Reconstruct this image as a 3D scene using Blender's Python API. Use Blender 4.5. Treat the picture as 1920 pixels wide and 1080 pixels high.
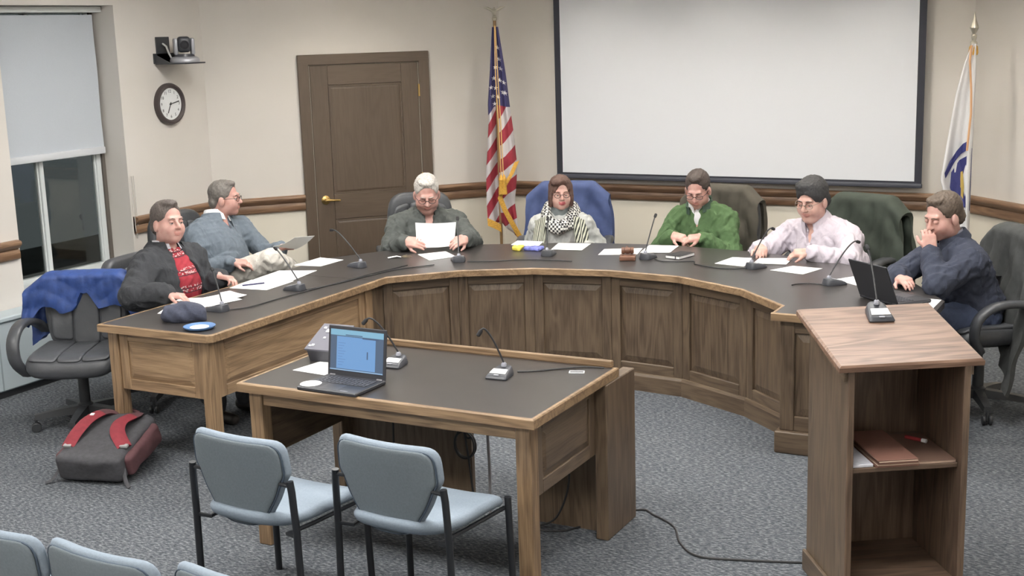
import bpy, bmesh, math, random
import numpy as np
from mathutils import Vector, Matrix, Euler

for o in list(bpy.data.objects): bpy.data.objects.remove(o)
S = bpy.context.scene
COL = S.collection
R = math.radians
random.seed(7)

# ------------------------------------------------------------------ camera
cam_d = bpy.data.cameras.new('camera'); cam = bpy.data.objects.new('camera', cam_d); COL.objects.link(cam)
PITCH, ROLL, YAW = R(11.39), R(-1.75), R(28.0)      # yaw: angle between the view and the long (y) axis of the room
_F = Vector((0, math.cos(PITCH), -math.sin(PITCH))); _R = Vector((1, 0, 0)); _U = _R.cross(_F)
_r = _R*math.cos(ROLL)+_U*math.sin(ROLL); _u = _U*math.cos(ROLL)-_R*math.sin(ROLL)
_rot = Matrix.Rotation(YAW, 3, 'Z')
_r, _u, _F = _rot@_r, _rot@_u, _rot@_F
M3 = Matrix((_r, _u, -_F)).transposed()
cam.matrix_world = Matrix.Translation((0, 0, 2.25)) @ M3.to_4x4()
cam_d.sensor_width = 36; cam_d.lens = 36*2410/1920
cam_d.clip_start = .05; cam_d.clip_end = 100
S.camera = cam

# ------------------------------------------------------------------ world (night outside) and colour management
w = bpy.data.worlds.new('night'); S.world = w; w.use_nodes = True
bg = w.node_tree.nodes['Background']; bg.inputs[0].default_value = (.030, .034, .034, 1); bg.inputs[1].default_value = 1.0
S.view_settings.view_transform = 'Standard'; S.view_settings.look = 'None'
S.view_settings.gamma = 1; S.view_settings.use_curve_mapping = False
S.view_settings.exposure = 1.16
LAMP_POWER = 11.5          # emission of the ceiling panels
CEIL = 3.05

# ------------------------------------------------------------------ helpers
def lin(c):
    out = []
    for v in c[:3]:
        v = v/255.0
        out.append(v/12.92 if v <= .04045 else ((v+.055)/1.055)**2.4)
    return (out[0], out[1], out[2], 1)

MATS = {}
def _new(name):
    m = bpy.data.materials.new(name); m.use_nodes = True
    nt = m.node_tree; b = nt.nodes['Principled BSDF']
    return m, nt, b

def N(nt, typ, **kw):
    n = nt.nodes.new(typ)
    for k, v in kw.items():
        if k in n.inputs: n.inputs[k].default_value = v
        else: setattr(n, k, v)
    return n

def mat(name, col, rough=.6, metal=0, noise=0, nscale=30, bump=0, bscale=200, spec=.5, emit=None, estr=0, trans=0, sheen=0, coat=0, fold=0):
    """plain procedural material: colour with a little noise and fine relief"""
    if name in MATS: return MATS[name]
    m, nt, b = _new(name); L = nt.links
    c = lin(col)
    b.inputs['Base Color'].default_value = c
    b.inputs['Roughness'].default_value = rough; b.inputs['Metallic'].default_value = metal
    b.inputs['Specular IOR Level'].default_value = spec
    if sheen: b.inputs['Sheen Weight'].default_value = sheen
    if coat: b.inputs['Coat Weight'].default_value = coat
    tc = N(nt, 'ShaderNodeTexCoord')
    if noise:
        nz = N(nt, 'ShaderNodeTexNoise'); nz.inputs['Scale'].default_value = nscale; nz.inputs['Detail'].default_value = 4
        L.new(tc.outputs['Object'], nz.inputs['Vector'])
        rp = N(nt, 'ShaderNodeValToRGB')
        rp.color_ramp.elements[0].position = .3; rp.color_ramp.elements[1].position = .7
        rp.color_ramp.elements[0].color = [x*(1-noise) for x in c[:3]]+[1]
        rp.color_ramp.elements[1].color = [min(1, x*(1+noise)) for x in c[:3]]+[1]
        L.new(nz.outputs['Fac'], rp.inputs['Fac']); L.new(rp.outputs['Color'], b.inputs['Base Color'])
    if bump:
        nz = N(nt, 'ShaderNodeTexNoise'); nz.inputs['Scale'].default_value = bscale; nz.inputs['Detail'].default_value = 3
        L.new(tc.outputs['Object'], nz.inputs['Vector'])
        bp = N(nt, 'ShaderNodeBump'); bp.inputs['Strength'].default_value = bump; bp.inputs['Distance'].default_value = .004
        L.new(nz.outputs['Fac'], bp.inputs['Height']); L.new(bp.outputs['Normal'], b.inputs['Normal'])
        if fold:     # soft creases
            mp = N(nt, 'ShaderNodeMapping'); mp.inputs['Scale'].default_value = (1, 1, .55); L.new(tc.outputs['Object'], mp.inputs['Vector'])
            n2 = N(nt, 'ShaderNodeTexNoise'); n2.inputs['Scale'].default_value = 15; n2.inputs['Detail'].default_value = 2; n2.inputs['Distortion'].default_value = 1.2
            L.new(mp.outputs[0], n2.inputs['Vector'])
            b2 = N(nt, 'ShaderNodeBump'); b2.inputs['Strength'].default_value = fold; b2.inputs['Distance'].default_value = .03
            L.new(n2.outputs['Fac'], b2.inputs['Height']); L.new(b2.outputs['Normal'], bp.inputs['Normal'])
    if emit:
        b.inputs['Emission Color'].default_value = lin(emit); b.inputs['Emission Strength'].default_value = estr
    MATS[name] = m
    return m

def wood(name, dark, mid, light, axis='z', scale=1.0, rough=.42, contrast=1.0):
    """oak: long pores along `axis`, cathedral figure from distorted rings"""
    if name in MATS: return MATS[name]
    m, nt, b = _new(name); L = nt.links
    tc = N(nt, 'ShaderNodeTexCoord')
    oi = N(nt, 'ShaderNodeObjectInfo')
    off = N(nt, 'ShaderNodeVectorMath', operation='SCALE'); 
    cmb = N(nt, 'ShaderNodeCombineXYZ')
    for i in range(3): L.new(oi.outputs['Random'], cmb.inputs[i])
    L.new(cmb.outputs[0], off.inputs[0]); off.inputs['Scale'].default_value = 13.0
    add = N(nt, 'ShaderNodeVectorMath', operation='ADD')
    L.new(tc.outputs['Object'], add.inputs[0]); L.new(off.outputs[0], add.inputs[1])
    def stretched(along, across):
        mp = N(nt, 'ShaderNodeMapping')
        s = [across]*3; s['xyz'.index(axis)] = along
        mp.inputs['Scale'].default_value = s
        L.new(add.outputs[0], mp.inputs['Vector']); return mp
    m1 = stretched(1.1*scale, 9*scale)
    n1 = N(nt, 'ShaderNodeTexNoise'); n1.inputs['Scale'].default_value = 1; n1.inputs['Detail'].default_value = 2; n1.inputs['Distortion'].default_value = .4
    L.new(m1.outputs[0], n1.inputs['Vector'])
    # rings: sin of a slowly varying field makes cathedral figure
    mul = N(nt, 'ShaderNodeMath', operation='MULTIPLY'); mul.inputs[1].default_value = 42
    L.new(n1.outputs['Fac'], mul.inputs[0])
    sn = N(nt, 'ShaderNodeMath', operation='SINE'); L.new(mul.outputs[0], sn.inputs[0])
    m2 = stretched(7*scale, 170*scale)
    n2 = N(nt, 'ShaderNodeTexNoise'); n2.inputs['Scale'].default_value = 1; n2.inputs['Detail'].default_value = 3
    L.new(m2.outputs[0], n2.inputs['Vector'])
    m3 = stretched(.6*scale, 2.5*scale)
    n3 = N(nt, 'ShaderNodeTexNoise'); n3.inputs['Scale'].default_value = 1; n3.inputs['Detail'].default_value = 1
    L.new(m3.outputs[0], n3.inputs['Vector'])
    # combine
    a = N(nt, 'ShaderNodeMath', operation='MULTIPLY_ADD'); a.inputs[1].default_value = .15*contrast; a.inputs[2].default_value = .5
    L.new(sn.outputs[0], a.inputs[0])
    s2 = N(nt, 'ShaderNodeMath', operation='MULTIPLY_ADD'); s2.inputs[1].default_value = .9*contrast; L.new(n2.outputs['Fac'], s2.inputs[0])
    s2.inputs[2].default_value = -.45*contrast
    t = N(nt, 'ShaderNodeMath', operation='ADD'); L.new(a.outputs[0], t.inputs[0]); L.new(s2.outputs[0], t.inputs[1])
    s3 = N(nt, 'ShaderNodeMath', operation='MULTIPLY_ADD'); s3.inputs[1].default_value = .5; s3.inputs[2].default_value = -.25; L.new(n3.outputs['Fac'], s3.inputs[0])
    t2 = N(nt, 'ShaderNodeMath', operation='ADD'); L.new(t.outputs[0], t2.inputs[0]); L.new(s3.outputs[0], t2.inputs[1])
    rp = N(nt, 'ShaderNodeValToRGB'); e = rp.color_ramp.elements
    e[0].position = .12; e[0].color = lin(dark); e[1].position = .85; e[1].color = lin(light)
    k = e.new(.48); k.color = lin(mid)
    L.new(t2.outputs[0], rp.inputs['Fac']); L.new(rp.outputs['Color'], b.inputs['Base Color'])
    b.inputs['Roughness'].default_value = rough
    bp = N(nt, 'ShaderNodeBump'); bp.inputs['Strength'].default_value = .15; bp.inputs['Distance'].default_value = .002
    L.new(t.outputs[0], bp.inputs['Height']); L.new(bp.outputs['Normal'], b.inputs['Normal'])
    MATS[name] = m
    return m

OAK = ((64, 52, 41), (94, 79, 64), (110, 94, 76))  # darker oak: shade on the dais fronts is put into the colour
def oak(ax): return wood('oak_'+ax, *OAK, axis=ax)
OAKL = ((98, 78, 58), (134, 110, 84), (158, 132, 102))  # paler oak; on the wing desk its lit faces are put into the colour
def oakl(ax): return wood('oak_light_'+ax, *OAKL, axis=ax)
DOORW = ((78, 66, 55), (92, 79, 67), (102, 88, 75))
def doorw(ax): return wood('door_oak_'+ax, *DOORW, axis=ax, contrast=.45)
RAILW = ((84, 62, 46), (122, 94, 72), (150, 120, 94))
def railw(ax): return wood('rail_oak_'+ax, *RAILW, axis=ax, contrast=.8)

class MB:
    """collects verts and faces of ONE mesh"""
    def __init__(s): s.v = []; s.f = []; s.m = []; s.mi = 0; s.T = None
    def _add(s, vs, fs):
        k = len(s.v)
        if s.T is not None: vs = [s.T@Vector(p) for p in vs]
        s.v += [tuple(p) for p in vs]
        s.f += [tuple(i+k for i in f) for f in fs]; s.m += [s.mi]*len(fs)
        return s
    def box(s, x0, x1, y0, y1, z0, z1):
        return s._add([(x0,y0,z0),(x1,y0,z0),(x1,y1,z0),(x0,y1,z0),(x0,y0,z1),(x1,y0,z1),(x1,y1,z1),(x0,y1,z1)],
            [(0,3,2,1),(4,5,6,7),(0,1,5,4),(1,2,6,5),(2,3,7,6),(3,0,4,7)])
    def cbox(s, x0, x1, y0, y1, z0, z1, c=.004):
        """box with chamfered edges"""
        bm = bmesh.new(); bmesh.ops.create_cube(bm, size=1)
        for v in bm.verts:
            v.co = Vector(((x0+x1)/2+v.co.x*(x1-x0), (y0+y1)/2+v.co.y*(y1-y0), (z0+z1)/2+v.co.z*(z1-z0)))
        bmesh.ops.bevel(bm, geom=list(bm.edges), offset=c, segments=1, affect='EDGES')
        return s.frombm(bm)
    def rbox(s, x0, x1, y0, y1, z0, z1, c=.02, seg=3):
        bm = bmesh.new(); bmesh.ops.create_cube(bm, size=1)
        for v in bm.verts:
            v.co = Vector(((x0+x1)/2+v.co.x*(x1-x0), (y0+y1)/2+v.co.y*(y1-y0), (z0+z1)/2+v.co.z*(z1-z0)))
        bmesh.ops.bevel(bm, geom=list(bm.edges), offset=c, segments=seg, affect='EDGES', profile=.5)
        return s.frombm(bm)
    def frombm(s, bm):
        bm.verts.ensure_lookup_table(); bm.verts.index_update()
        s._add([v.co.copy() for v in bm.verts], [[v.index for v in f.verts] for f in bm.faces]); bm.free(); return s
    def prism(s, pts, z0, z1):
        """closed 2-D outline (counter-clockwise) extruded in z"""
        n = len(pts)
        return s._add([(p[0],p[1],z0) for p in pts]+[(p[0],p[1],z1) for p in pts],
            [tuple(range(n))[::-1], tuple(range(n, 2*n))]+[(i,(i+1)%n,n+(i+1)%n,n+i) for i in range(n)])
    def loft(s, rings, cap=True, closed=True):
        n = len(rings[0]); vs = [p for r in rings for p in r]; fs = []
        for j in range(len(rings)-1):
            for i in range(n if closed else n-1):
                a, b = j*n+i, j*n+(i+1)%n
                fs.append((a, b, b+n, a+n))
        if cap and closed:
            fs.append(tuple(range(n))[::-1]); k = (len(rings)-1)*n; fs.append(tuple(range(k, k+n)))
        return s._add(vs, fs)
    def tube(s, pts, r, n=8, caps=True, flat=1.0):
        pts = [Vector(p) for p in pts]; m = len(pts)
        rs = r if isinstance(r, (list, tuple)) else [r]*m
        t0 = (pts[1]-pts[0]).normalized()
        up = Vector((0,0,1)) if abs(t0.z) < .9 else Vector((1,0,0))
        nx = t0.cross(up).normalized(); rings = []
        for i in range(m):
            t = (pts[min(i+1,m-1)]-pts[max(i-1,0)]).normalized()
            nx = (nx - t*nx.dot(t)).normalized(); ny = t.cross(nx)
            rings.append([pts[i]+(nx*math.cos(2*math.pi*k/n)+ny*math.sin(2*math.pi*k/n)*flat)*rs[i] for k in range(n)])
        return s.loft(rings, caps)
    def lathe(s, prof, n=24, c=(0,0,0)):
        rings = [[(c[0]+r*math.cos(2*math.pi*k/n), c[1]+r*math.sin(2*math.pi*k/n), c[2]+z) for k in range(n)] for r, z in prof]
        return s.loft(rings)
    def ball(s, c, r, n=12, m=8):
        if not isinstance(r, (list, tuple)): r = (r, r, r)
        rings = []
        for j in range(1, m):
            a = -math.pi/2+math.pi*j/m
            rings.append([(c[0]+r[0]*math.cos(a)*math.cos(2*math.pi*k/n), c[1]+r[1]*math.cos(a)*math.sin(2*math.pi*k/n), c[2]+r[2]*math.sin(a)) for k in range(n)])
        return s.loft(rings)
    def sweep(s, prof, path, closed=False):
        """profile [(out, z)] swept with mitred corners along a plan path [(x, y)]; `out` is to the left of the path"""
        n = len(path); P = [Vector((p[0], p[1])) for p in path]; rings = []
        for i in range(n):
            if closed: a, b = P[i-1], P[(i+1)%n]
            else: a, b = P[max(i-1,0)], P[min(i+1,n-1)]
            d0 = (P[i]-a).normalized() if (P[i]-a).length > 1e-9 else None
            d1 = (b-P[i]).normalized() if (b-P[i]).length > 1e-9 else None
            if d0 is None: d0 = d1
            if d1 is None: d1 = d0
            n0 = Vector((-d0.y, d0.x)); n1 = Vector((-d1.y, d1.x))
            nn = (n0+n1).normalized(); k = 1/max(.2, nn.dot(n0))
            rings.append([(P[i].x+nn.x*k*o, P[i].y+nn.y*k*o, z) for o, z in prof])
        if closed: rings.append(rings[0])
        return s.loft(rings, cap=not closed)
    def sheet(s, G, th=.002):
        """grid of points G[j][i] made into a thin solid"""
        nj, ni = len(G), len(G[0]); G = [[Vector(p) for p in r] for r in G]
        def nrm(j, i):
            a = G[j][min(i+1,ni-1)]-G[j][max(i-1,0)]; b = G[min(j+1,nj-1)][i]-G[max(j-1,0)][i]
            c = a.cross(b); return c.normalized() if c.length > 1e-12 else Vector((0,0,1))
        top = [G[j][i]+nrm(j,i)*th/2 for j in range(nj) for i in range(ni)]
        bot = [G[j][i]-nrm(j,i)*th/2 for j in range(nj) for i in range(ni)]
        fs = []; o = nj*ni
        for j in range(nj-1):
            for i in range(ni-1):
                a = j*ni+i; fs.append((a,a+1,a+ni+1,a+ni)); fs.append((o+a,o+a+ni,o+a+ni+1,o+a+1))
        for i in range(ni-1):
            a = i; fs.append((a,o+a,o+a+1,a+1)); a = (nj-1)*ni+i; fs.append((a,a+1,o+a+1,o+a))
        for j in range(nj-1):
            a = j*ni; fs.append((a,a+ni,o+a+ni,o+a)); a = j*ni+ni-1; fs.append((a,o+a,o+a+ni,a+ni))
        return s._add(top+bot, fs)
    def build(s, name, mats, parent=None, smooth=False, world=None, angle=40):
        me = bpy.data.meshes.new(name)
        me.from_pydata(s.v, [], s.f); 
        ms = mats if isinstance(mats, (list, tuple)) else [mats]
        for x in ms: me.materials.append(x)
        if len(ms) > 1: me.polygons.foreach_set('material_index', s.m)
        bm = bmesh.new(); bm.from_mesh(me); bmesh.ops.recalc_face_normals(bm, faces=bm.faces); bm.to_mesh(me); bm.free()
        if smooth:
            me.polygons.foreach_set('use_smooth', [True]*len(me.polygons))
            me.set_sharp_from_angle(angle=R(angle))
        me.update()
        o = bpy.data.objects.new(name, me); COL.objects.link(o)
        if parent is not None: attach(o, parent)
        if world is not None: o.matrix_world = world
        return o

def attach(o, parent):
    o.parent = parent

def tag(o, label=None, cat=None, group=None, kind=None):
    if label: o['label'] = label
    if cat: o['category'] = cat
    if group: o['group'] = group
    if kind: o['kind'] = kind
    return o

def thing(name, label, cat, loc=(0,0,0), rz=0, group=None):
    o = bpy.data.objects.new(name, None); COL.objects.link(o)
    o.empty_display_size = .1; o.location = loc; o.rotation_euler = (0,0,rz)
    return tag(o, label, cat, group)

def copy_tree(o, parent=None):
    c = o.copy(); COL.objects.link(c)
    if parent is not None: c.parent = parent
    for ch in list(o.children): copy_tree(ch, c)
    return c

def struct(o): o['kind'] = 'structure'; return o

def rect_ring(x0, x1, z0, z1, y): return [(x0,y,z0),(x1,y,z0),(x1,y,z1),(x0,y,z1)]

def raised_panel(w0, w1, z0, z1, yb, proud=.012, bev=.035):
    """raised-and-fielded panel, local: width x, height z, facing -y; yb = plane of its edge"""
    mb = MB()
    mb.loft([rect_ring(w0,w1,z0,z1,yb+.01), rect_ring(w0,w1,z0,z1,yb), rect_ring(w0+bev,w1-bev,z0+bev,z1-bev,yb-proud)])
    return mb

def frame_at(p, q):
    """matrix: origin at plan point p, x axis towards q, z up; -y is the right-hand side when walking p->q"""
    p = Vector((p[0],p[1],0)); d = Vector((q[0]-p[0], q[1]-p[1], 0)); L = d.length
    return Matrix.Translation(p) @ Matrix.Rotation(math.atan2(d.y, d.x), 4, 'Z'), L
# ------------------------------------------------------------------ ROOM SHELL
XL, YF, XR, YB = -6.85, 9.69, .55, -1.2
CL = (XL, 7.88); CF = (-5.20, YF); CR = (-1.40, YF); CR2 = (XR, YF-(XR+1.40))

def wall_mat(two=True):
    """two-tone wall paint: warm grey above the chair rail, cream below it"""
    m, nt, b = _new('painted_wall'); L = nt.links
    tc = N(nt, 'ShaderNodeTexCoord'); nz = N(nt, 'ShaderNodeTexNoise'); nz.inputs['Scale'].default_value = 1.3; nz.inputs['Detail'].default_value = 3
    L.new(tc.outputs['Object'], nz.inputs['Vector'])
    def tone(c0, c1):
        rp = N(nt, 'ShaderNodeValToRGB'); rp.color_ramp.elements[0].color = lin(c0); rp.color_ramp.elements[1].color = lin(c1)
        rp.color_ramp.elements[0].position=.35; rp.color_ramp.elements[1].position=.65; L.new(nz.outputs['Fac'], rp.inputs['Fac']); return rp
    up, lo = tone((210,205,198),(215,210,204)), tone((221,214,199),(225,219,205))
    sp = N(nt, 'ShaderNodeSeparateXYZ'); L.new(tc.outputs['Object'], sp.inputs[0])
    gt = N(nt, 'ShaderNodeMath', operation='GREATER_THAN'); gt.inputs[1].default_value = .92; L.new(sp.outputs[2], gt.inputs[0])
    mx = N(nt, 'ShaderNodeMix', data_type='RGBA'); L.new(gt.outputs[0], mx.inputs[0]); L.new(lo.outputs['Color'], mx.inputs[6]); L.new(up.outputs['Color'], mx.inputs[7])
    L.new(mx.outputs[2] if two else up.outputs['Color'], b.inputs['Base Color']); b.inputs['Roughness'].default_value = .75
    n2 = N(nt, 'ShaderNodeTexNoise'); n2.inputs['Scale'].default_value = 260; L.new(tc.outputs['Object'], n2.inputs['Vector'])
    bp = N(nt, 'ShaderNodeBump'); bp.inputs['Strength'].default_value=.12; bp.inputs['Distance'].default_value=.002
    L.new(n2.outputs['Fac'], bp.inputs['Height']); L.new(bp.outputs['Normal'], b.inputs['Normal'])
    return m
WALL = wall_mat()

def carpet_mat():
    m, nt, b = _new('carpet'); L = nt.links
    tc = N(nt, 'ShaderNodeTexCoord'); mp = N(nt, 'ShaderNodeMapping'); mp.inputs['Rotation'].default_value = (0,0,R(35)); mp.inputs['Scale'].default_value = (42,95,1)
    L.new(tc.outputs['Object'], mp.inputs['Vector'])
    n1 = N(nt, 'ShaderNodeTexNoise'); n1.inputs['Scale'].default_value = 1; n1.inputs['Detail'].default_value = 3; n1.inputs['Roughness'].default_value=.7
    L.new(mp.outputs[0], n1.inputs['Vector'])
    n2 = N(nt, 'ShaderNodeTexNoise'); n2.inputs['Scale'].default_value = 4; n2.inputs['Detail'].default_value = 4
    L.new(tc.outputs['Object'], n2.inputs['Vector'])
    rp = N(nt, 'ShaderNodeValToRGB'); e = rp.color_ramp.elements
    e[0].position=.33; e[0].color=lin((58,62,66)); e[1].position=.66; e[1].color=lin((130,132,136)); k=e.new(.5); k.color=lin((87,91,96))
    L.new(n1.outputs['Fac'], rp.inputs['Fac'])
    mx = N(nt, 'ShaderNodeMix', data_type='RGBA', blend_type='MULTIPLY'); mx.inputs['Factor'].default_value=.35
    r2 = N(nt, 'ShaderNodeValToRGB'); r2.color_ramp.elements[0].position=.35; r2.color_ramp.elements[0].color=(.8,.82,.85,1); r2.color_ramp.elements[1].position=.65
    L.new(n2.outputs['Fac'], r2.inputs['Fac'])
    L.new(rp.outputs['Color'], mx.inputs[6]); L.new(r2.outputs['Color'], mx.inputs[7]); L.new(mx.outputs[2], b.inputs['Base Color'])
    b.inputs['Roughness'].default_value=.95; b.inputs['Specular IOR Level'].default_value=.1
    bp = N(nt, 'ShaderNodeBump'); bp.inputs['Strength'].default_value=.6; bp.inputs['Distance'].default_value=.006
    L.new(n1.outputs['Fac'], bp.inputs['Height']); L.new(bp.outputs['Normal'], b.inputs['Normal'])
    return m

MB().box(XL-.4, XR+.3, YB-.3, YF+.3, -.12, 0).build('floor', carpet_mat()); struct(bpy.data.objects['floor'])
struct(MB().box(XL-.4, XR+.3, YB-.3, YF+.3, CEIL, CEIL+.1).build('ceiling', mat('ceiling_tile', (236,235,230), .9, noise=.03, nscale=60, bump=.2, bscale=90)))

# left wall with the window opening
WY0, WY1, WZ0, WZ1, WD = 5.93, 6.97, .60, 2.50, .22
mb = MB(); T = .30
mb.box(XL-T, XL, YB, WY0, 0, CEIL); mb.box(XL-T, XL, WY1, CL[1]+.25, 0, CEIL); mb.box(XL-T, XL, WY0, WY1, 0, WZ0); mb.box(XL-T, XL, WY0, WY1, WZ1, CEIL)
wl = struct(mb.build('wall_left', wall_mat(False)))
def slab_wall(name, p, q, t=.2):
    d = Vector((q[0]-p[0], q[1]-p[1])).normalized(); n = Vector((-d.y, d.x))*t      # outside is to the left of p->q
    mb = MB(); mb.prism([(p[0],p[1]),(q[0],q[1]),(q[0]+n.x,q[1]+n.y),(p[0]+n.x,p[1]+n.y)], 0, CEIL)
    return struct(mb.build(name, WALL))
slab_wall('wall_front_left', CL, CF); slab_wall('wall_front', CF, CR); slab_wall('wall_front_right', CR, CR2)
slab_wall('wall_right', CR2, (XR, YB)); slab_wall('wall_back', (XR, YB), (XL, YB))

# chair rail: one moulded trim per wall (two mouldings each); room side is to the right of the wall direction -> negative out
def chair_rail(name, p, q, label=None):
    M, L = frame_at(p, q)
    root = MB().box(0, L, -.012, 0, .857, .972).build(name, railw('x'), world=M); struct(root)
    a = MB(); a.loft([[(x, 0, .925),(x,-.024,.925),(x,-.034,.938),(x,-.046,.948),(x,-.05,.962),(x,-.044,.974),(x,-.02,.98),(x,0,.98)] for x in (0,L)])
    a.build('cap_moulding', railw('x'), root, smooth=True, angle=50)
    b = MB(); b.loft([[(x, 0, .853),(x,-.018,.853),(x,-.026,.862),(x,-.026,.9),(x,-.02,.916),(x,0,.916)] for x in (0,L)])
    b.build('lower_moulding', railw('x'), root, smooth=True, angle=50)
    return root
def along(p, q, s):
    d = Vector((q[0]-p[0], q[1]-p[1])).normalized(); return (p[0]+d.x*s, p[1]+d.y*s)
DL = (Vector(CF)-Vector(CL)).length
chair_rail('trim_1', (XL, YB+.05), (XL, 5.91))
chair_rail('trim_2', (XL, 6.985), CL)
chair_rail('trim_3', CL, along(CL, CF, .727))
chair_rail('trim_4', along(CL, CF, 1.817), CF)
chair_rail('trim_5', CF, CR)
chair_rail('trim_6', CR, CR2)
chair_rail('trim_7', CR2, (XR, YB+.05))
def base_board(name, p, q):
    M, L = frame_at(p, q); mb = MB()
    mb.loft([[(x,0,0),(x,-.018,0),(x,-.018,.085),(x,-.008,.1),(x,0,.1)] for x in (0,L)]); struct(mb.build(name, oakl('x'), world=M))
base_board('baseboard_left', (XL, 6.99), CL)
base_board('baseboard_front_left', along(CL, CF, 1.82), CF)
base_board('baseboard_front', CF, CR); base_board('baseboard_front_right', CR, CR2); base_board('baseboard_right', CR2, (XR, YB+.05))

# window
WX = XL-WD
white = mat('window_vinyl', (206,211,211), .4)
win = struct(MB().box(WX-.05, WX-.001, WY0+.001, WY1-.001, WZ0, WZ0+.05).build('window_1', white))
for (a,b_,c,d) in ((WY0+.001,WY0+.05,WZ0+.05,WZ1-.001),(WY1-.075,WY1-.03,WZ0+.05,WZ1-.001)):
    MB().cbox(WX-.05, WX, a, b_, c, d).build('window_frame', white, win)
MB().cbox(WX-.05, WX, WY0+.05, WY1-.075, WZ1-.05, WZ1-.001).build('window_frame', white, win)
MB().cbox(WX-.045, WX+.004, 6.36, 6.395, WZ0+.05, WZ1-.05).build('mullion', white, win)
for (a,b_) in ((WY0+.05,6.36),(6.395,WY1-.075)):
    f = MB(); f.box(WX-.04,WX-.012,a,a+.012,WZ0+.05,WZ1-.05); f.box(WX-.04,WX-.012,b_-.012,b_,WZ0+.05,WZ1-.05)
    f.build('sash', white, win)
gm, nt, b = _new('window_glass'); b.inputs['Base Color'].default_value=(.8,.85,.85,1); b.inputs['Roughness'].default_value=.02
b.inputs['Transmission Weight'].default_value=1; b.inputs['IOR'].default_value=1.45
for (a,b_) in ((WY0+.05,6.36),(6.395,WY1-.075)):
    MB().box(WX-.032, WX-.026, a+.012, b_-.012, WZ0+.05, WZ1-.05).build('pane', gm, win)
MB().cbox(WX, XL+.0, WY0+.001, WY1-.001, WZ0+.0005, WZ0+.02).build('window_sill', white, win)
MB().box(WX-.02, WX+.012, WY1-.03, WY1-.001, WZ0+.021, WZ1-.001).build('side_channel', mat('bronze_channel', (96,90,84), .5), win)

# night ground outside: dim yard with a pale kerb edge
struct(MB().box(-14, XL-.45, 2, 14, -.6, -.5).build('ground_outside', mat('dark_ground', (52,54,50), .95, noise=.3, nscale=3)))

# roller shade hung in the window opening
sh = thing('roller_shade', 'pale grey roller shade pulled half down over the left window', 'window shade', (WX+.05, (WY0+WY1)/2, WZ1))
sh_y0, sh_y1 = WY0+.015-(WY0+WY1)/2, WY1-.035-(WY0+WY1)/2
fab = mat('shade_fabric', (188,194,201), .9, noise=.03, nscale=200)
G = [[(-.005+.003*math.sin(i*.7+j), sh_y0+(sh_y1-sh_y0)*i/14, -.06-(WZ1-.06-1.50)*j/10) for i in range(15)] for j in range(11)]
MB().sheet(G, .003).build('shade_cloth', fab, sh, smooth=True)
MB().rbox(-.014, .012, sh_y0, sh_y1, 1.45-WZ1, 1.50-WZ1, .006, 2).build('bottom_bar', mat('shade_bar',(205,208,212),.5), sh, smooth=True)
MB().cbox(-.03, .06, WY0+.002-(WY0+WY1)/2, WY1-.002-(WY0+WY1)/2, -.045, -.003, .006).build('cassette', mat('shade_cassette',(214,218,216),.45), sh)
cy = WY1+.012-(WY0+WY1)/2
MB().tube([(.19,cy,1.28-WZ1),(.19,cy,.9-WZ1),(.19,cy+.012,.82-WZ1),(.19,cy+.024,.9-WZ1),(.19,cy+.022,1.28-WZ1)], .003, 6).build('pull_cord', mat('cord_white',(190,186,180),.6), sh)

# convector cover under the window
rad = thing('convector_cover', 'long pale metal convector cover on the floor under the left window', 'radiator', (XL+.09, 5.4, 0))
rm = mat('radiator_enamel', (180,192,198), .45)
y0, y1 = -1.9, 1.42
MB().cbox(-.085, .085, y0, y1, .05, .50, .01).build('body', rm, rad)
MB().cbox(-.088, .10, y0-.01, y1+.01, .50, .535, .008).build('top_cap', rm, rad)
MB().box(-.085, .05, y0+.01, y1-.01, 0, .05).build('gap_shadow_strip', mat('gap_shadow_dark',(60,62,66),.7), rad)  # dark strip that stands for the shadow gap under the cover
for k in range(5):
    MB().box(.0855, .088, y0+.05+k*.66, y0+.06+k*.66, .06, .49).build('panel_seam', mat('seam',(150,160,166),.6), rad)

# door
M, L_ = frame_at(CL, CF)
door = struct(MB().box(.82, 1.72, -.012, -.001, .005, 2.01).build('door_1', doorw('z'), world=M))
cas = [(.727,.815),(1.725,1.815)]
for a,b_ in cas: MB().cbox(a, b_, -.035, 0, 0, 2.095, .005).build('door_casing', doorw('z'), door)
MB().cbox(.727, 1.815, -.0355, 0, 2.012, 2.096, .005).build('door_casing', doorw('x'), door)
# stiles and rails of the leaf stand proud of the recessed panels
def leaf(x0,x1,z0,z1,ax): MB().cbox(x0,x1,-.026,-.0125,z0,z1,.003).build('stile' if ax=='z' else 'door_rail', doorw(ax), door)
leaf(.822,.965,.006,2.008,'z'); leaf(1.575,1.718,.006,2.008,'z')
leaf(.965,1.575,1.85,2.008,'x'); leaf(.965,1.575,.76,.965,'x'); leaf(.965,1.575,.006,.25,'x')
for z0,z1 in ((.967,1.848),(.252,.758)):
    raised_panel(.967,1.573,z0,z1,-.014,.008,.03).build('door_panel', doorw('z'), door)
mold = mat('door_reveal', (170,150,126), .5)
for z0,z1 in ((.967,1.848),(.252,.758)):
    e = MB()
    for (x0,x1,a,b_) in ((.967,1.573,z0,z0+.012),(.967,1.573,z1-.012,z1),(.967,.979,z0+.012,z1-.012),(1.561,1.573,z0+.012,z1-.012)):
        e.box(x0,x1,-.0235,-.0128,a,b_)
    e.build('panel_bead', doorw('x'), door)
st = MB(); st.box(.8155,.8205,-.02,-.002,.01,2.01); st.box(1.7195,1.7245,-.02,-.002,.01,2.01); st.box(.8155,1.7245,-.02,-.002,2.0065,2.0115)
st.build('door_stop', mat('door_gap_metal',(176,168,156),.5), door)
brass = mat('brass', (196,164,104), .28, metal=.9)
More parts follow.
